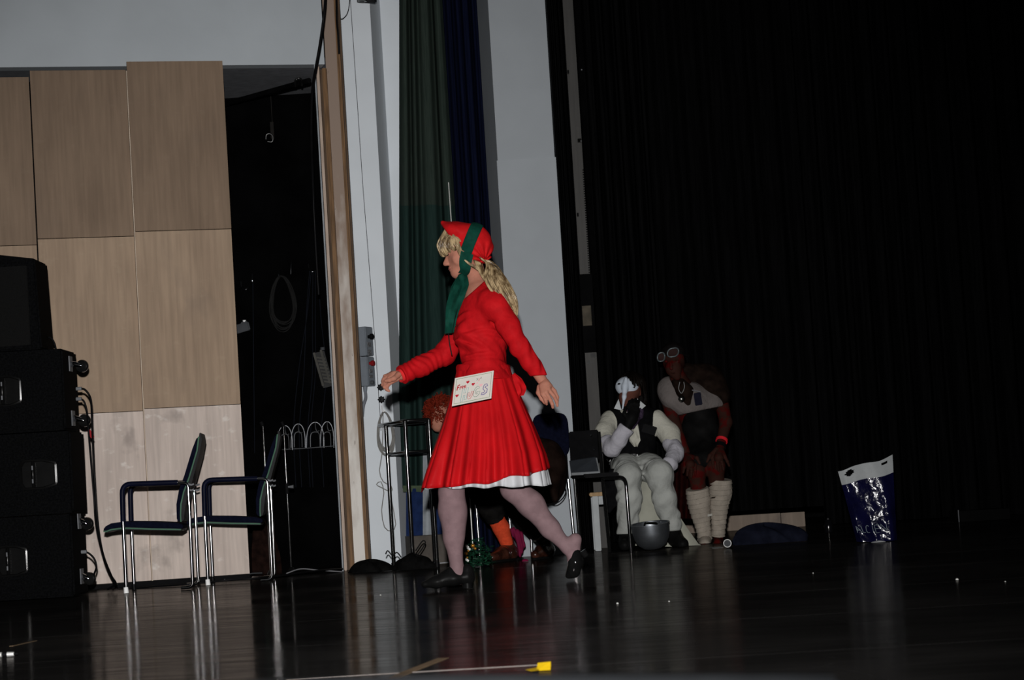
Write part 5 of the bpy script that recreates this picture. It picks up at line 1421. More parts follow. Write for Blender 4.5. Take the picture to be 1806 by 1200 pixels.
# shirt: torso, two sleeves
def torso(S, g_):
    S.chain([b(1116,742,.04), b(1118,765,.03), b(1119,790,.05), b(1120,812,.06)], [.125+g_,.135+g_,.130+g_,.135+g_], .04, n=V(0,1,0), f=.82)
    S.cap(b(1078,742,.05), b(1156,740,.05), .062+g_, .062+g_, .05)
    return S
S = torso(SDF(), 0); S.disp = wob(21, 45, .004)
S.chain([b(1076,742,.04), b(1066,765,-.06), b(1072,785,-.16)], [.070,.070,.062], .03)
S.chain([b(1158,742,.04), b(1180,765,.0), b(1186,785,-.06)], [.070,.072,.066], .03)
S.clip(b(1118,815), (0,0,-1))
mkn('shirt', S.build(.0065), cream, pm, 1)
w3 = wob(22, 60, .006)
S = SDF(); S.chain([b(1072,782,-.16), b(1080,792,-.22), b(1092,775,-.27), b(1104,757,-.28)], [.062,.056,.052,.058], .03); S.disp = w3; S.clip(b(1106,754,-.28), b(1106,754,-.28)-b(1092,775,-.27))
mkn('cuff', S.build(.006), lilac_white, pm, 1)
S = SDF(); S.chain([b(1185,782,-.05), b(1191,800,-.14), b(1182,818,-.24), b(1178,826,-.26)], [.066,.058,.050,.046], .03); S.disp = wob(24, 60, .010)
mkn('cuff', S.build(.006), lilac_white, pm, 1)
# waistcoat with an opening
S = torso(SDF(), .012)
S.cap(b(1112,722,-.12), b(1121,785,-.14), .030, .020, .01, sub=True)
S.ell(b(1066,752,.0), (.075,.2,.12), k=.01, sub=True); S.ell(b(1172,750,.0), (.085,.2,.12), k=.01, sub=True)
S.ell(b(1112,722,.0), (.075,.3,.05), k=.01, sub=True)
S.disp = wob(25, 30, .003); S.clip(b(1118,816), (0,0,-1))
mkn('waistcoat', S.build(.006), vest_m, pm, 1)
mk('belt', G().loft([[b(1119+s_*33*math.cos(a), y_, 0)*V(1,0,1)+V(0, M0+.05-math.sin(a)*.125*s_, 0) for a in np.linspace(0, 2*math.pi, 40, endpoint=False)] for s_, y_ in ((1.0,800),(1.07,801),(1.07,812),(1.0,813))], cap=False), mat('black_belt_leather', (.006,.006,.006), .3, spec=.5), pm, smooth=True)
for px in (1114, 1124): mk('buckle', G().obox(b(px,806,-.1), (.004,0,0), (0,.006,0), (0,0,.016)), mat('dark_buckle', (.06,.06,.06), .35, metal=1), pm)
# shirt front frill, cravat, collar
mk('frill', ribbon([b(1118,748,-.13), b(1119,765,-.145), b(1120,778,-.15), b(1121,788,-.14)], V(1,-.1,0), [.05,.07,.075,.02], .004, 4, .008), cream, pm, smooth=True)
S = SDF(); S.chain([b(1114,722,-.11), b(1117,738,-.15), b(1115,752,-.16)], [.034,.040,.026], .02); S.ell(b(1128,728,-.10), (.03,.03,.05), k=.02); S.disp = wob(26, 130, .006)
mkn('cravat', S.build(.005), mat('dark_violet_lace', (.020,.012,.026), .7, col2=(.05,.035,.06), scale=70), pm, 1)
for pts in ([(1083,721),(1091,704),(1096,724)], [(1124,703),(1139,716),(1126,727)]):
    mk('collar', G().prism([b(x_,y_,-.125) for x_,y_ in pts], (0,.006,0)), MATS['white_plastic'] if False else mat('white_collar', (.44,.46,.47), .7), pm)
# gloved hand at the chin
gl = SDF()
gl.chain([b(1106,754,-.29), b(1114,738,-.28), b(1120,725,-.25)], [.034,.040,.036], .02)
for k, (dx, dy) in enumerate(((-8,0),(-3,-3),(3,-4),(9,-2))): gl.chain([b(1117+dx*.6,728+dy,-.27), b(1116+dx,716+dy,-.25), b(1118+dx,708+dy,-.215)], [.015,.013,.010], .008)
gl.chain([b(1108,742,-.30), b(1101,730,-.29), b(1103,719,-.27)], [.017,.014,.011], .01)
mkn('glove', gl.build(.0045), mat('black_glove', (.005,.005,.005), .6, spec=.3), pm, 1)
gl = SDF(); gl.chain([b(1178,826,-.27), b(1172,830,-.33)], [.036,.034], .02)
for k in range(4): gl.chain([b(1168+k*4,832,-.34), b(1166+k*4.5,837,-.37), b(1165+k*4.5,843,-.37)], [.014,.012,.009], .006)
gl.chain([b(1172,828,-.30), b(1164,831,-.34), b(1160,836,-.35)], [.015,.012,.009], .008)
mkn('glove', gl.build(.0045), mat('lilac_cuff_glove', (.30,.30,.34), .8), pm, 1)
mk('pouch', G().obox(b(1145,758,-.12), V(.046,0,-.016), (0,.008,0), V(.012,0,.028)), black_plastic, pm, bevel=.004)
mk('chatelaine', G().tube(arc_pts([b(1070,810,-.1), b(1074,815,-.12), b(1077,811,-.12), b(1075,820,-.12)], 4), .004, 6), mat('dull_silver', (.3,.3,.3), .35, metal=1), pm, smooth=True)
# mask: shell plus long beak
S = SDF()
S.ell(b(1106,682,-.055), (.083,.080,.072), k=.01)
S.ell(b(1106,684,-.04), (.079,.078,.070), k=.003, sub=True)
S.ell(b(1082,712,-.10), (.062,.2,.075), k=.006, sub=True); S.ell(b(1128,710,-.10), (.076,.2,.070), k=.006, sub=True)
S.chain([b(1102,682,-.132), b(1101,700,-.165), b(1098,722,-.19)], [.019,.0125,.0045], .02)
S.cap(b(1104,668,-.125), b(1102,690,-.14), .009, .016, .02)
for px in (1091,1118): S.ell(b(px,677,-.12), (.014,.05,.007), k=.004, sub=True)
S.clip(b(1106,690,-.02), V(0,1,-.15))
mk_m = mkn('mask', S.build(.0035), mat('white_mask_plastic', (.50,.55,.62), .45, spec=.4, var=.03), pm, 1)
# hair
g = G(); rs = np.random.RandomState(14)
for k in range(150):
    a = rs.uniform(-2.9, 2.9); u = rs.rand(); x0, y0 = math.sin(a)*24, -math.cos(a)
    front = math.cos(a)
    t_ = b(1112, 656+3*u, -.01)
    m_ = t_+V(.085*math.sin(a), -.085*math.cos(a)-.01, -.045-.02*u)
    if front > .55:
        e_ = t_+V(.092*math.sin(a), -.112*front, -.085-.03*rs.rand()); pts = [t_, m_, e_]
    else:
        pts = [t_, m_, t_+V(.10*math.sin(a), -.075*math.cos(a), -.14), t_+V(.095*math.sin(a)+.01*rs.randn(), -.07*math.cos(a), -.22-.04*rs.rand())]
    P = arc_pts(pts, 5); n_ = len(P); g.tube(P, [.010*(1-i/n_)**.5+.0015 for i in range(n_)], 4)
hr = mk('hair', g, mat('dark_brown_hair', (.004,.003,.0025), .45, spec=.4, var=.4), pm, smooth=True, auto=180); hr['kind'] = 'stuff'
# trousers
S = SDF()
kA, kB = b(1108,840,-.42), b(1163,836,-.42)
S.chain([b(1104,822,.05), b(1106,828,-.2), kA], [.105,.095,.082], .04); S.chain([kA, b(1110,880,-.40), b(1106,938,-.34)], [.084,.080,.072], .04)
S.chain([b(1136,822,.05), b(1148,828,-.2), kB], [.105,.098,.086], .04); S.chain([kB, b(1172,880,-.38), b(1184,926,-.30)], [.086,.076,.072], .04)
wt = wob(31, 34, .007); tc1 = [crease((b(1110,826,-.1), kA), 55, .010, .12, .9), crease((kA, b(1106,938,-.34)), 42, .009, .10, 1.3), crease((b(1140,826,-.1), kB), 55, .010, .12, .9), crease((kB, b(1184,926,-.30)), 42, .009, .10, 1.3)]
S.disp = lambda X, Y, Z: wt(X, Y, Z)+sum(c_(X, Y, Z) for c_ in tc1)
S.clip(b(1106,942,-.34), (0,0,-1))
mkn('trousers', S.build(.0075), offwhite, pm, 1)
# coat tails of white cloth to the floor between and beside the legs
def tail(u, v):
    xt = 1118+50*u; xb_ = 1102+134*u**1.25; y0 = 848+6*u; y1 = 962+4*u
    x = xt+(xb_-xt)*v**1.2; y = y0+(y1-y0)*v
    Y = 15.78+.02*math.sin(9*u)-.02*v+.025*math.sin(14*u+2*v)*v
    p = at(x, y, Y); return (p[0], Y, max(p[2], .004))
mk('coat_tail', G().grid(tail, 40, 18, .004), mat('cream_cloth', (.31,.31,.26), .9, spec=.1, var=.06, bump=.1), pm, smooth=True, auto=80)
bsh = mat('black_boot', (.005,.005,.005), .5, spec=.3)
S = SDF(); S.chain([b(1106,946,-.33), b(1106,957,-.33), b(1102,962,-.45)], [.055,.052,.042], .03); S.clip(V(0,0,.004), (0,0,-1)); mkn('boot', S.build(.006), bsh, pm, 1)
S = SDF(); S.chain([b(1185,930,-.29), b(1190,950,-.30), b(1204,960,-.42)], [.055,.054,.042], .03); S.clip(V(0,0,.004), (0,0,-1)); mkn('boot', S.build(.006), bsh, pm, 1)
# dark holster hanging by the thigh
S = SDF(); S.chain([b(1082,838,-.25), b(1083,870,-.27), b(1076,900,-.27)], [.045,.055,.02], .03, n=V(0,1,0), f=.4); S.disp = wob(33, 60, .006)
mkn('sash', S.build(.006), vest_m, pm, 1)

# ---- bowl
bw_ = thing('steel_bowl', 'dull steel bowl standing on the floor between the white trousers', 'bowl', fl(1152,972,15.2))
cb_ = fl(1152,972,15.2); tl = V(-.06,-.10,1)
R_ = .128
prof = [(.028,.001),(.06,.008),(.095,.034),(.115,.072),(.125,.115),(R_,.168),(.132,.170),(.132,.176),(R_-.004,.176),(R_-.008,.165),(.118,.115),(.105,.070),(.08,.035),(.03,.014),(.001,.012)]
mk('bowl', G().lathe(prof, cb_+V(0,0,.014), tl, 40), mat('satin_grey_metal', (.20,.215,.235), .40, metal=.9, var=.1), bw_, smooth=True, auto=40)
hp = cb_+V(-.01,-.12,.185)
mk('handle', G().tube(fillet([hp+V(-.045,.01,-.012), hp+V(-.04,-.012,.012), hp+V(.035,-.012,.006), hp+V(.045,.01,-.012)], .01), .006, 8), black_metal, bw_, smooth=True)

# ================================================================== the person with goggles
pg = thing('person', 'stooping person with goggles, bloody arms and bandaged shins', 'person', V(at(1252,960,16.2)[0], 16.3, 0))
D0 = 16.3
def d_(x, y, dy=0.0): return at(x, y, D0+dy)
blood_skin = mat('blood_smeared_skin', (.030,.012,.009), .6, spec=.2, scale=13, col2=(.055,.0045,.004), detail=4, lo=.5, hi=.6)
S = SDF()
S.ell(d_(1188,636,-.22), (.078,.092,.100), k=.03); S.ell(d_(1188,650,-.30), (.058,.055,.062), k=.03); S.cap(d_(1193,663,-.31), d_(1194,665,-.31), .028, .026, .03)
S.cap(d_(1183,640,-.36), d_(1184,650,-.375), .010, .014, .012)
for px in (1175,1195): S.ell(d_(px,637,-.355), (.018,.015,.010), k=.012, sub=True); S.ell(d_(px,638,-.335), (.013,.013,.011), k=.003)
S.ell(d_(1187,658,-.36), (.018,.012,.006), k=.006); S.ell(d_(1187,658,-.372), (.018,.012,.0018), k=.003, sub=True)
S.ell(d_(1206,640,-.2), (.008,.018,.03), k=.01)
S.chain([d_(1195,665,-.2), d_(1212,692,-.08)], [.058,.065], .03)
S.chain([d_(1216,705,-.02), d_(1232,770,.15)], [.12,.12], .04)
eL, wL = d_(1190,752,-.15), d_(1211,803,-.20); eR, wR = d_(1280,745,-.12), d_(1270,790,-.24)
S.chain([d_(1176,695,-.06), eL], [.055,.045], .03); S.chain([eL, wL], [.045,.032], .02)
S.chain([d_(1268,690,-.0), eR], [.055,.045], .03); S.chain([eR, wR], [.045,.032], .02)
kL, kR = d_(1228,832,-.25), d_(1262,822,-.25)
S.chain([d_(1222,782,.1), kL], [.085,.066], .03); S.chain([kL, d_(1236,900,-.18), d_(1242,945,-.15)], [.060,.048,.034], .03)
S.chain([d_(1248,782,.1), kR], [.085,.066], .03); S.chain([kR, d_(1267,900,-.18), d_(1267,945,-.15)], [.060,.048,.034], .03)
S.chain([d_(1242,955,-.15), d_(1243,960,-.26)], [.036,.026], .02); S.chain([d_(1267,955,-.15), d_(1266,958,-.27)], [.036,.028], .02)
for k in range(5): S.cap(d_(1259+k*3.6,960,-.27), d_(1258+k*3.9,962,-.31), .012, .010, .006)
core_g = S.build(.0068)
def hand2(wr, kn, tips, th):
    H = SDF(); H.cap(wr, (kn[1]+kn[2])/2, .030, .034, .02)
    for k_, t_ in zip(kn, tips): H.cap(wr*.5+k_*.5, k_, .018, .014, .012); H.chain([k_, k_*.45+t_*.55+V(0,-.012,0), t_], [.0125,.011,.008], .005)
    H.chain(th, [.016,.013,.009], .008); return H.build(.0036)
h1 = hand2(wL, [d_(1208,816,-.30), d_(1214,819,-.32), d_(1220,821,-.32), d_(1226,820,-.31)], [d_(1205,834,-.31), d_(1212,839,-.33), d_(1219,842,-.33), d_(1226,839,-.32)], [wL+V(.02,-.05,-.01), d_(1229,808,-.32), d_(1234,818,-.32)])
h2 = hand2(wR, [d_(1256,806,-.31), d_(1264,808,-.33), d_(1271,808,-.33), d_(1278,805,-.32)], [d_(1258,826,-.32), d_(1267,830,-.335), d_(1276,829,-.335), d_(1286,822,-.32)], [wR+V(-.03,-.04,-.01), d_(1252,804,-.32), d_(1247,815,-.32)])
mkn('body', join_meshes([core_g, h1, h2]), blood_skin, pg, 1)
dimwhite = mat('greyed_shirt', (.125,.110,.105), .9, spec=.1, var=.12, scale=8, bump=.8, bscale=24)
S = SDF(); S.chain([d_(1188,700,-.10), d_(1216,708,-.10), d_(1250,708,-.06)], [.10,.13,.11], .04); S.cap(d_(1180,685,-.08), d_(1190,690,-.08), .085, .085, .04); S.disp = wob(41, 40, .006)
S.clip(d_(1225,727,-.1), V(.15,0,-1)); mkn('shirt', S.build(.0075), dimwhite, pg, 1)
brown_v = mat('dark_brown_waistcoat', (.010,.006,.0045), .8, spec=.2, var=.4, scale=16)
S = SDF(); S.chain([d_(1215,665,-.02), d_(1245,675,.0), d_(1262,700,-.04)], [.10,.13,.10], .04); S.ell(d_(1250,690,.0), (.13,.16,.14), k=.05); S.disp = wob(42, 34, .006)
S.clip(d_(1192,690,-.1), V(-1,0,-.9)); mkn('waistcoat', S.build(.0075), brown_v, pg, 1)
S = SDF(); S.chain([d_(1196,674,-.22), d_(1208,692,-.20), d_(1216,712,-.19)], [.045,.055,.045], .03); S.disp = wob(46, 40, .006); mkn('scarf', S.build(.007), brown_v, pg, 1)
S = SDF(); S.chain([d_(1234,735,-.02), d_(1236,770,.05), d_(1236,800,-.05)], [.125,.14,.12], .05, n=V(0,1,0), f=.9); S.chain([d_(1224,790,.05), d_(1230,818,-.22)], [.10,.085], .04); S.chain([d_(1250,790,.05), d_(1260,810,-.22)], [.10,.085], .04); S.disp = wob(43, 28, .007)
mkn('apron', S.build(.008), mat('black_apron', (.0048,.0046,.0046), .6, spec=.25, var=.3), pg, 1)
def cape(u, v):
    x = 1193+38*u-6*v; y = 720+195*v; Y = D0+.28+.05*math.sin(13*u)+.03*v; p = at(x, y, Y); return (p[0], Y, p[2])
mk('cape', G().grid(cape, 30, 10, .004), mat('dark_red_cape', (.022,.004,.0035), .85, spec=.1, var=.3), pg, smooth=True)
# bandages: overlapping slanted turns
def bandage(a_, b_, ra, rb, seed):
    rs = np.random.RandomState(seed); a_, b_ = map(np.asarray, (a_, b_)); L = np.linalg.norm(b_-a_); ax_ = (b_-a_)/L
    n = 150; rings = []; u_ = np.cross(ax_, V(0,1,0)); u_ /= np.linalg.norm(u_); v_ = np.cross(ax_, u_); m_ = 34
    for i in range(n+1):
        t = i/n; r = np.interp(t, [0,.25,.7,.9,1], [ra, ra*1.06, rb*1.12, rb, rb*1.05]); ring = []
        for k in range(m_):
            th = 2*math.pi*k/m_; ph = t*L/.036+th/(2*math.pi)*1.0+.35*math.sin(th+seed)
            ring.append(a_+ax_*L*t+(u_*math.cos(th)+v_*math.sin(th))*(r+.0065*(ph % 1.0)+.002*math.sin(3*th+9*t)))
        rings.append(ring)
    return G().loft(rings)
gz = mat('cream_bandage_gauze', (.28,.245,.205), .92, spec=.08, var=.10, scale=22, bump=.3, bscale=120)
b1 = mk('bandage', bandage(d_(1229,862,-.235), d_(1243,952,-.155), .078, .048, 1), gz, pg, smooth=True, auto=60)
b2 = mk('bandage', bandage(d_(1271,846,-.22), d_(1266,946,-.155), .075, .046, 2), gz, pg, smooth=True, auto=60)
S = SDF(); S.chain([d_(1243,952,-.15), d_(1243,961,-.25)], [.05,.04], .02); S.clip(V(0,0,.004), (0,0,-1)); S.disp = wob(44, 60, .004); mkn('foot_wrap', S.build(.006), gz, pg, 1)
mk('bandage_end', ribbon([d_(1279,852,-.22), d_(1288,865,-.22), d_(1284,890,-.22), d_(1276,905,-.22)], V(.5,-.8,0), [.03,.04,.03,.02], .003, 2, .008), gz, b2, smooth=True)
mk('tape_tab', G().obox(d_(1252,909,-.26), (.017,0,.002), (0,.004,0), (0,0,.008)), mat('white_tape', (.33,.32,.29), .7), b2)
mk('stain', G().obox(d_(1258,878,-.297), (.014,0,.0), (0,.004,0), (.006,0,.005)), mat('dark_stain', (.02,.014,.01), .8), b2)
# cap hair, goggles
S = SDF(); S.ell(d_(1187,622,-.20), (.084,.100,.075), k=.02); S.clip(d_(1187,632,-.2), V(-.05,-.55,-1)); S.disp = wob(45, 90, .005)
mkn('hair', S.build(.006), mat('black_hair', (.006,.005,.005), .6, spec=.3), pg, 1)
gg = mk('goggles', G().tube(fillet([d_(1213,628,-.15), d_(1200,622,-.29), d_(1180,624,-.335), d_(1160,630,-.26)], .03), .012, 6), mat('black_strap', (.006,.006,.006), .6), pg, smooth=True)
rim = mat('grey_goggle_rim', (.085,.10,.105), .35, metal=.4)
for cx, cy, dyy, rw, rh in ((1187,622,-.345,.040,.030), (1166,630,-.325,.026,.030)):
    c = d_(cx, cy, dyy)
    pts = [c+V(rw*np.sign(math.cos(a))*abs(math.cos(a))**.7, .004*math.cos(2*a), rh*math.sin(a)+.2*rw*math.cos(a)) for a in np.linspace(0, 2*math.pi, 26, endpoint=False)]
    mk('rim', G().tube(pts, .0055, 8, closed=True), rim, gg, smooth=True)
    mk('lens', G().loft([[c+V(0,.004,0)+(p-c)*s_ for p in pts] for s_ in (.98,.3)]), mat('dark_lens', (.020,.008,.007), .6), gg, smooth=True)
# ornaments
mk('pendant', G().lathe([(.001,-.012),(.016,-.010),(.024,0),(.016,.010),(.001,.012)], d_(1202,704,-.275), (0,1,0), 20), mat('dull_pendant', (.22,.22,.21), .25, metal=1), pg, smooth=True)
mk('chain', G().tube(arc_pts([d_(1199,674,-.28), d_(1197,686,-.28), d_(1202,694,-.28), d_(1207,684,-.28), d_(1206,674,-.28)], 5), .003, 5), mat('pale_chain', (.16,.16,.16), .5), pg, smooth=True)
mk('badge', G().obox(d_(1231,704,-.245), (.026,0,.003), (0,.006,0), (-.004,0,.045)), mat('dark_blue_badge', (.006,.006,.014), .7), pg, bevel=.004)
mk('badge_clip', G().obox(d_(1228,690,-.25), (.03,0,-.008), (0,.004,0), (.001,0,.004)), mat('dim_clip', (.10,.10,.11), .6), pg)
da = (wR-eR)/np.linalg.norm(wR-eR)
mk('red_wristband', G().lathe([(.034,-.010),(.043,-.009),(.043,.009),(.034,.010)], eR+(wR-eR)*.72, da, 24), mat('bright_red_band', (.62,.02,.03), .3), pg, smooth=True)
mk('black_wristband', G().lathe([(.032,-.014),(.042,-.012),(.042,.012),(.032,.014)], eR+(wR-eR)*.93, da, 24), black_rubber, pg, smooth=True)

# ================================================================== right of the stage
# ---- torch lying on the floor
tc_ = V(at(1283,960,14.85)[0], 14.85, .034)
th = thing('torch', 'black torch lying on the floor with a pale ring round its lens', 'torch', tc_-V(0,0,.034))
ax_ = V(-.22,-1,.0); ax_ /= np.linalg.norm(ax_)
mk('barrel', G().lathe([(.001,-.16),(.014,-.16),(.016,-.15),(.016,-.045),(.022,-.03),(.0245,-.004),(.001,-.004)], tc_, ax_, 24), black_plastic, th, smooth=True, auto=40)
mk('lens', G().lathe([(.001,-.002),(.021,-.002),(.021,.0),(.001,.001)], tc_, ax_, 24), mat('grey_lens', (.06,.062,.066), .6), th)
mk('lens_ring', G().lathe([(.0215,-.006),(.027,-.006),(.027,.003),(.0225,.005),(.0215,.003)], tc_, ax_, 28), mat('pale_ring', (.62,.62,.61), .35), th, smooth=True, auto=40)
mk('switch', G().obox(tc_-ax_*.09+V(0,0,.017), V(.004,0,0), ax_*.008, (0,0,.003)), steel_dull, th)
# ---- dark blue cloth heap
tag(mk('coat', heap(1350, 955, 132, 32, 15.4, 41, 40, 12), mat('dark_blue_coat', (.0065,.0075,.014), .85, spec=.15, var=.3), smooth=True), 'dark blue coat lying crumpled along the low wooden board', 'coat')
tag(mk('paper_scrap', G().box(floor_at(1256,968)+V(0,0,.001), floor_at(1270,965)+V(0,0,.002)), MATS['pale_scrap']), 'thin pale scrap left of the torch', 'scrap')
# ---- carrier bag
def carrier():
    Y = 14.4
    root = thing('carrier_bag', 'blue plastic carrier bag with white top band standing on the floor', 'bag', fl(1548,955,Y))
    blue = mat('glossy_blue_plastic', (.0030,.0030,.020), .17, spec=.42, var=.25, scale=9, bump=.4, bscale=34)
    wht = mat('white_bag_plastic', (.30,.315,.32), .4, spec=.5, var=.05, bump=.25, bscale=25)
    TL, TR, BR, BL = (1478,829), (1574,804), (1582,956), (1511,956)
    def edge(v):        # v 0 bottom .. 1 top
        l = np.array(BL)*(1-v)+np.array(TL)*v; r = np.array(BR)*(1-v)+np.array(TR)*v
        return l, r
    def P(a, v):
        """a: 0..1 round the bag (front 0-.5 left to right, back .5-1)"""
        l, r = edge(v); dep = (.085*(1-v)+.028*v)
        if a <= .5: u = a*2; s_ = -1
        else: u = (1-a)*2; s_ = 1
        prof = (1-abs(2*u-1)**3)
        px = l+(r-l)*u; px = px+np.array([0, 3.5*math.sin(u*9+1)*v**3+4*math.exp(-((u-.42)/.18)**2)*v**6])
        p = at(px[0], px[1], Y)
        if s_ > 0: y = Y+dep*prof
        else:   # front: left flap, valley crease, broad facet turned to the left, right edge
            sh = .12*(v-.5)
            y = Y+dep/.085*np.interp(u, [0,.08,.30-sh,.38-sh,.42-sh,.80-.5*sh,.87-.5*sh,1], [0,-.046,-.041,-.034,-.034,-.058,-.048,0])
            y += .0035*math.sin(31*v+9*u)*(1-v)+.003*math.sin(u*17+v*7)
        return V(p[0], y, max(p[2], .003))
    n = 64
    def sheet(v0, v1, m_, name, nv, holes=()):
        g = G(); vv = np.linspace(v0, v1, nv+1)
        pts = [[P(i/n, v) for i in range(n)] for v in vv]
        v_ = [p for r in pts for p in r]; f = []
        for j in range(nv):
            for i in range(n):
                a = (i+.5)/n; vm = (vv[j]+vv[j+1])/2; u = a*2 if a <= .5 else (1-a)*2
                if any(((u-hu)/ru)**2+((vm-hv)/rv)**2 < 1 for hu, hv, ru, rv in holes): continue
                f.append((j*n+i, j*n+(i+1) % n, (j+1)*n+(i+1) % n, (j+1)*n+i))
        if v0 == 0: f.append(tuple(range(n)))
        g.v = [tuple(p) for p in v_]; g.f = f
        return mk(name, g, m_, root, smooth=True, auto=30)
    sheet(0, .80, blue, 'blue_body', 40)
    sheet(.80, 1.0, wht, 'white_band', 18, [(.19,.935,.085,.045), (.84,.95,.06,.022)])
    # lettering: strokes laid on the front
    ink = mat('pale_print', (.20,.24,.26), .4)
    def on(px, py):
        best = None
        v = np.interp(py, [804+20, 956], [1, 0]); l, r = edge(v); u = (px-l[0])/(r[0]-l[0]); u = min(max(u, .02), .98)
        for _ in range(6):
            q_ = P(u*.5, v)
            # shift u, v until the point projects on the wanted pixel
            d = q_-CAM; k_ = 1/(d@_F); X = 903+FPX*k_*(d@_R); Y_ = 600-FPX*k_*(d@_U)
            u += (px-X)/(r[0]-l[0]); v += (Y_-py)/150.0; u = min(max(u, .005), .995)
        return P(u*.5, v)+V(0,-.004,0)
    L_ = 1/15.05
    def cpx(x_, y_): return (1480+x_*L_, 920+y_*L_)
    for st_, nm in (([(440,130),(490,300)],'a'), ([(440,130),(615,300)],'a'), ([(470,240),(560,220)],'a'),
                ([(565,120),(640,295),(705,298)],'l'), ([(780,130),(735,105),(705,140),(720,250),(760,300),(815,300)],'c'),
                ([(872,110),(915,310)],'i'), ([(1050,85),(925,105),(985,310),(1075,295)],'e'), ([(955,200),(1070,185)],'e'),
                ([(1130,265),(1095,70),(1270,240),(1240,40)],'n')):
        pts = []
        for (x0, y0), (x1, y1) in zip(st_[:-1], st_[1:]):
            for t in np.linspace(0, 1, 5)[:-1]: pts.append(on(*cpx(x0+(x1-x0)*t, y0+(y1-y0)*t)))
        pts.append(on(*cpx(*st_[-1])))
        mk('lettering', G().tube(pts, .0017, 5), ink, root, smooth=True)
    return root
carrier()
tag(mk('paper_scrap', heap(1550, 957, 26, 3, 14.25, 51, 16, 5), MATS['pale_scrap'], smooth=True), 'torn pale scrap on the floor under the carrier bag', 'scrap')
# ---- dim things at the far right
bxr = thing('flight_case', 'black flight case with a bright corner edge far right', 'case', fl(1735,916,17.6))
x0, x1_ = at(1692,915,17.6)[0], at(1782,912,17.6)[0]
mk('body', G().box((x0, 17.6, .002), (x1_, 18.0, .085)), mat('case_black', (.003,.003,.003), .8), bxr, bevel=.006)
mk('corner_edge', G().box((x0-.008, 17.592, .002), (x0-.002, 17.606, .095)), steel_dull, bxr)
sg = thing('small_lamp', 'tiny dark glass lamp standing left of the carrier bag', 'lamp', fl(1462,940,17.0))
mk('glass', G().lathe([(.001,.0),(.03,.0),(.034,.05),(.026,.085),(.02,.095),(.001,.097)], fl(1462,940,17.0)+V(0,0,.002), (0,0,1), 20), mat('dark_glass', (.004,.004,.005), .1), sg, smooth=True)
mk('cap', G().lathe([(.001,.097),(.024,.097),(.022,.108),(.001,.112)], fl(1462,940,17.0), (0,0,1), 20), mat('dim_cap', (.05,.05,.05), .3, metal=1), sg, smooth=True)
# ---- tape, plug and scraps on the floor
tape_m = mat('beige_gaffer_tape', (.165,.115,.07), .6, var=.12, scale=40)
def tape(px, w0, m_, label, name='floor_tape'):
    pts = [floor_at(*p) for p in px]; g = G()
    for a, c in zip(pts[:-1], pts[1:]):
        d = (c-a)/np.linalg.norm(c-a); n_ = np.cross(d, V(0,0,1))*w0/2
        g.add([a+n_, a-n_, c-n_, c+n_, a+n_+V(0,0,.0012), a-n_+V(0,0,.0012), c-n_+V(0,0,.0012), c+n_+V(0,0,.0012)], [(0,1,2,3),(4,7,6,5),(0,4,5,1),(1,5,6,2),(2,6,7,3),(3,7,4,0)])
    return tag(mk(name, g, m_), label, 'tape')
tape([(668,1206),(782,1161.5)], .035, tape_m, 'wider beige tape strip slanting across the front of the stage')
tape([(20,1140.5),(62,1131)], .016, tape_m, 'short beige tape strip near the loudspeaker stack')
tape([(505,1199),(700,1188),(968,1172.5)], .008, mat('pale_thin_tape', (.17,.15,.14), .6), 'thin pale tape line along the front of the stage')
yel = mat('yellow_tape', (.62,.40,.008), .5, var=.1)
yt = thing('yellow_tape', 'crumpled yellow tape piece at the front of the stage', 'tape', floor_at(950,1184))
a_ = floor_at(928,1181.5); b_ = floor_at(947,1181); c_ = floor_at(972,1179)
mk('flap', G().add([floor_at(926,1183)+V(0,0,.002), floor_at(949,1180)+V(0,0,.004), floor_at(951,1186)+V(0,0,.005), floor_at(937,1186)+V(0,0,.002)], [(0,1,2,3)]), yel, yt)
mk('fold', G().add([floor_at(946,1184.5)+V(0,0,.001), floor_at(971,1183)+V(0,0,.001), floor_at(972,1180)+V(0,0,.019), floor_at(949,1181)+V(0,0,.017), floor_at(972,1177)+V(0,0,.001), floor_at(949,1178)+V(0,0,.001)], [(0,1,2,3),(3,2,4,5)]), yel, yt)
pj = thing('jack_plug', 'small chrome jack plug on the floor at the left edge', 'plug', floor_at(12,1161))
pa_ = floor_at(-14,1161)+V(0,0,.009)
mk('sleeve', G().tube([pa_, pa_+V(.035,0,0)], .009, 12), mat('bright_plug', (.8,.8,.78), .3, metal=.6), pj, smooth=True)
mk('body', G().tube([pa_+V(.037,0,0), pa_+V(.052,0,0)], .008, 12), black_plastic, pj, smooth=True)
mk('tip', G().tube([pa_+V(.054,0,0), pa_+V(.078,0,0)], [.0085,.0075], 12), MATS['bright_plug'], pj, smooth=True)
mk('pin', G().tube([pa_+V(.078,0,0), pa_+V(.092,0,0)], .004, 10), black_metal, pj, smooth=True)
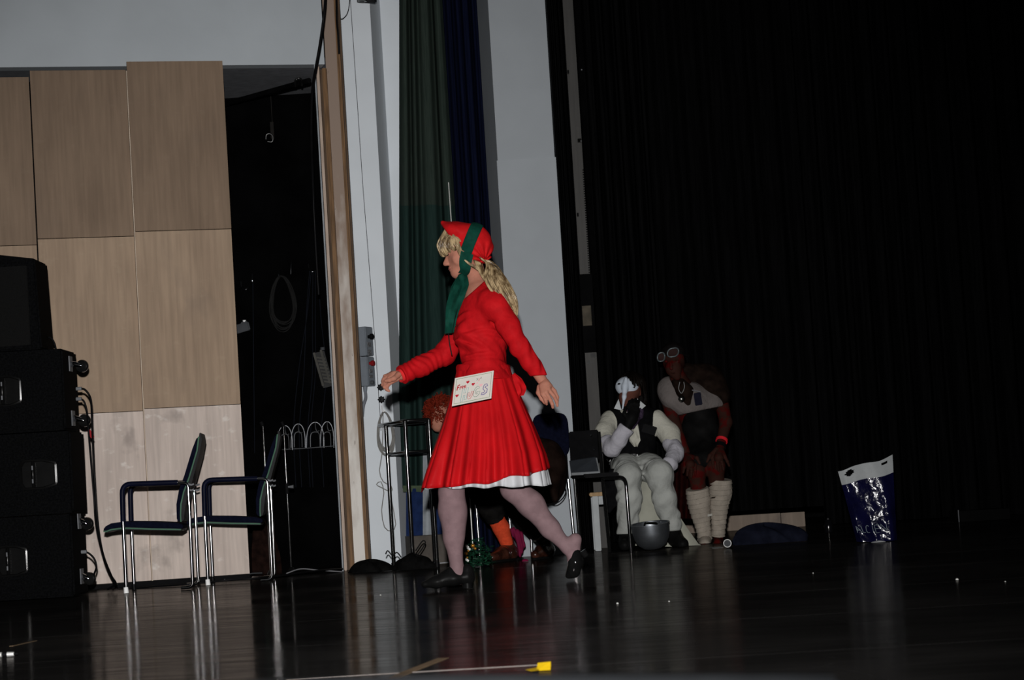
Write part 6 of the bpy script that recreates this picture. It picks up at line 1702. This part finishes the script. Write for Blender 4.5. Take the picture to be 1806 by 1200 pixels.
for i, (px, py, r, lb) in enumerate([(1688,1024,.006,'brightest white crumb on the floor below the black flight case'), (1089,1066,.0045,'white crumb on the floor below the steel bowl'), (1434,1012,.003,'tiny white crumb on the floor left below the carrier bag'), (1773,1027,.003,'tiny white crumb on the floor near the right edge'), (1180,1062,.003,'tiny white crumb on the floor right of the larger one'), (671,1051,.004,'tiny pale crumb on the floor below the tube rack'), (1012,1012,.003,'tiny pale crumb beside the raised black shoe')]):
    c = floor_at(px, py)
    tag(mk('paper_crumb', G().lathe([(.001,0),(r,.001),(r*1.1,r*.7),(r*.5,r*1.3),(.001,r*1.4)], c, (.1,.1,1), 9), mat('white_crumb', (.55,.55,.53), .7), smooth=True), lb, 'crumb', 'pale crumbs on the stage floor')
# pale scuff marks worn into the vinyl
sc_m = mat('pale_scuff', (.028,.027,.027), .5)
for pts, w0 in (([(1412,1174),(1475,1178),(1540,1194)], .006), ([(1430,1180),(1470,1171)], .008), ([(1450,1158),(1474,1161)], .006), ([(520,1062),(575,1056)], .004), ([(85,1098),(145,1094)], .006), ([(1440,1090),(1492,1097)], .004), ([(330,1176),(500,1180)], .003), ([(930,1140),(1010,1132)], .003)):
    g = G(); P_ = [floor_at(*p) for p in pts]
    for a, c in zip(P_[:-1], P_[1:]):
        d = (c-a)/np.linalg.norm(c-a); n_ = np.cross(d, V(0,0,1))*w0/2; z = V(0,0,.0006)
        g.add([a+n_*.3+z, a-n_*.3+z, c-n_+z, c+n_+z], [(0,1,2,3)])
    mk('scuff_mark', g, sc_m, fl_root)
# ---- grey ledge in the foreground, out of focus
lg_ = thing('barrier', 'blurred grey barrier ledge along the bottom edge of the picture', 'barrier', V(0, 2.4, -1.0))
pL, pR = at(420,1201,2.4), at(1478,1190,2.4)
g = G().prism([at(420,1206,2.4), at(620,1200,2.4), at(800,1193,2.4), at(1466,1193,2.4), at(1480,1197,2.4), V(pR[0]+.003, 2.4, pR[2]-.06), V(pL[0], 2.4, pR[2]-.06)], (0,.04,0))
mk('ledge', g, mat('grey_ledge', (.0026,.0028,.0031), .7, spec=.05), lg_, bevel=.004)
mk('post', G().box((-.02, 2.405, -1.0), (.02, 2.435, pR[2]-.055)), black_metal, lg_)
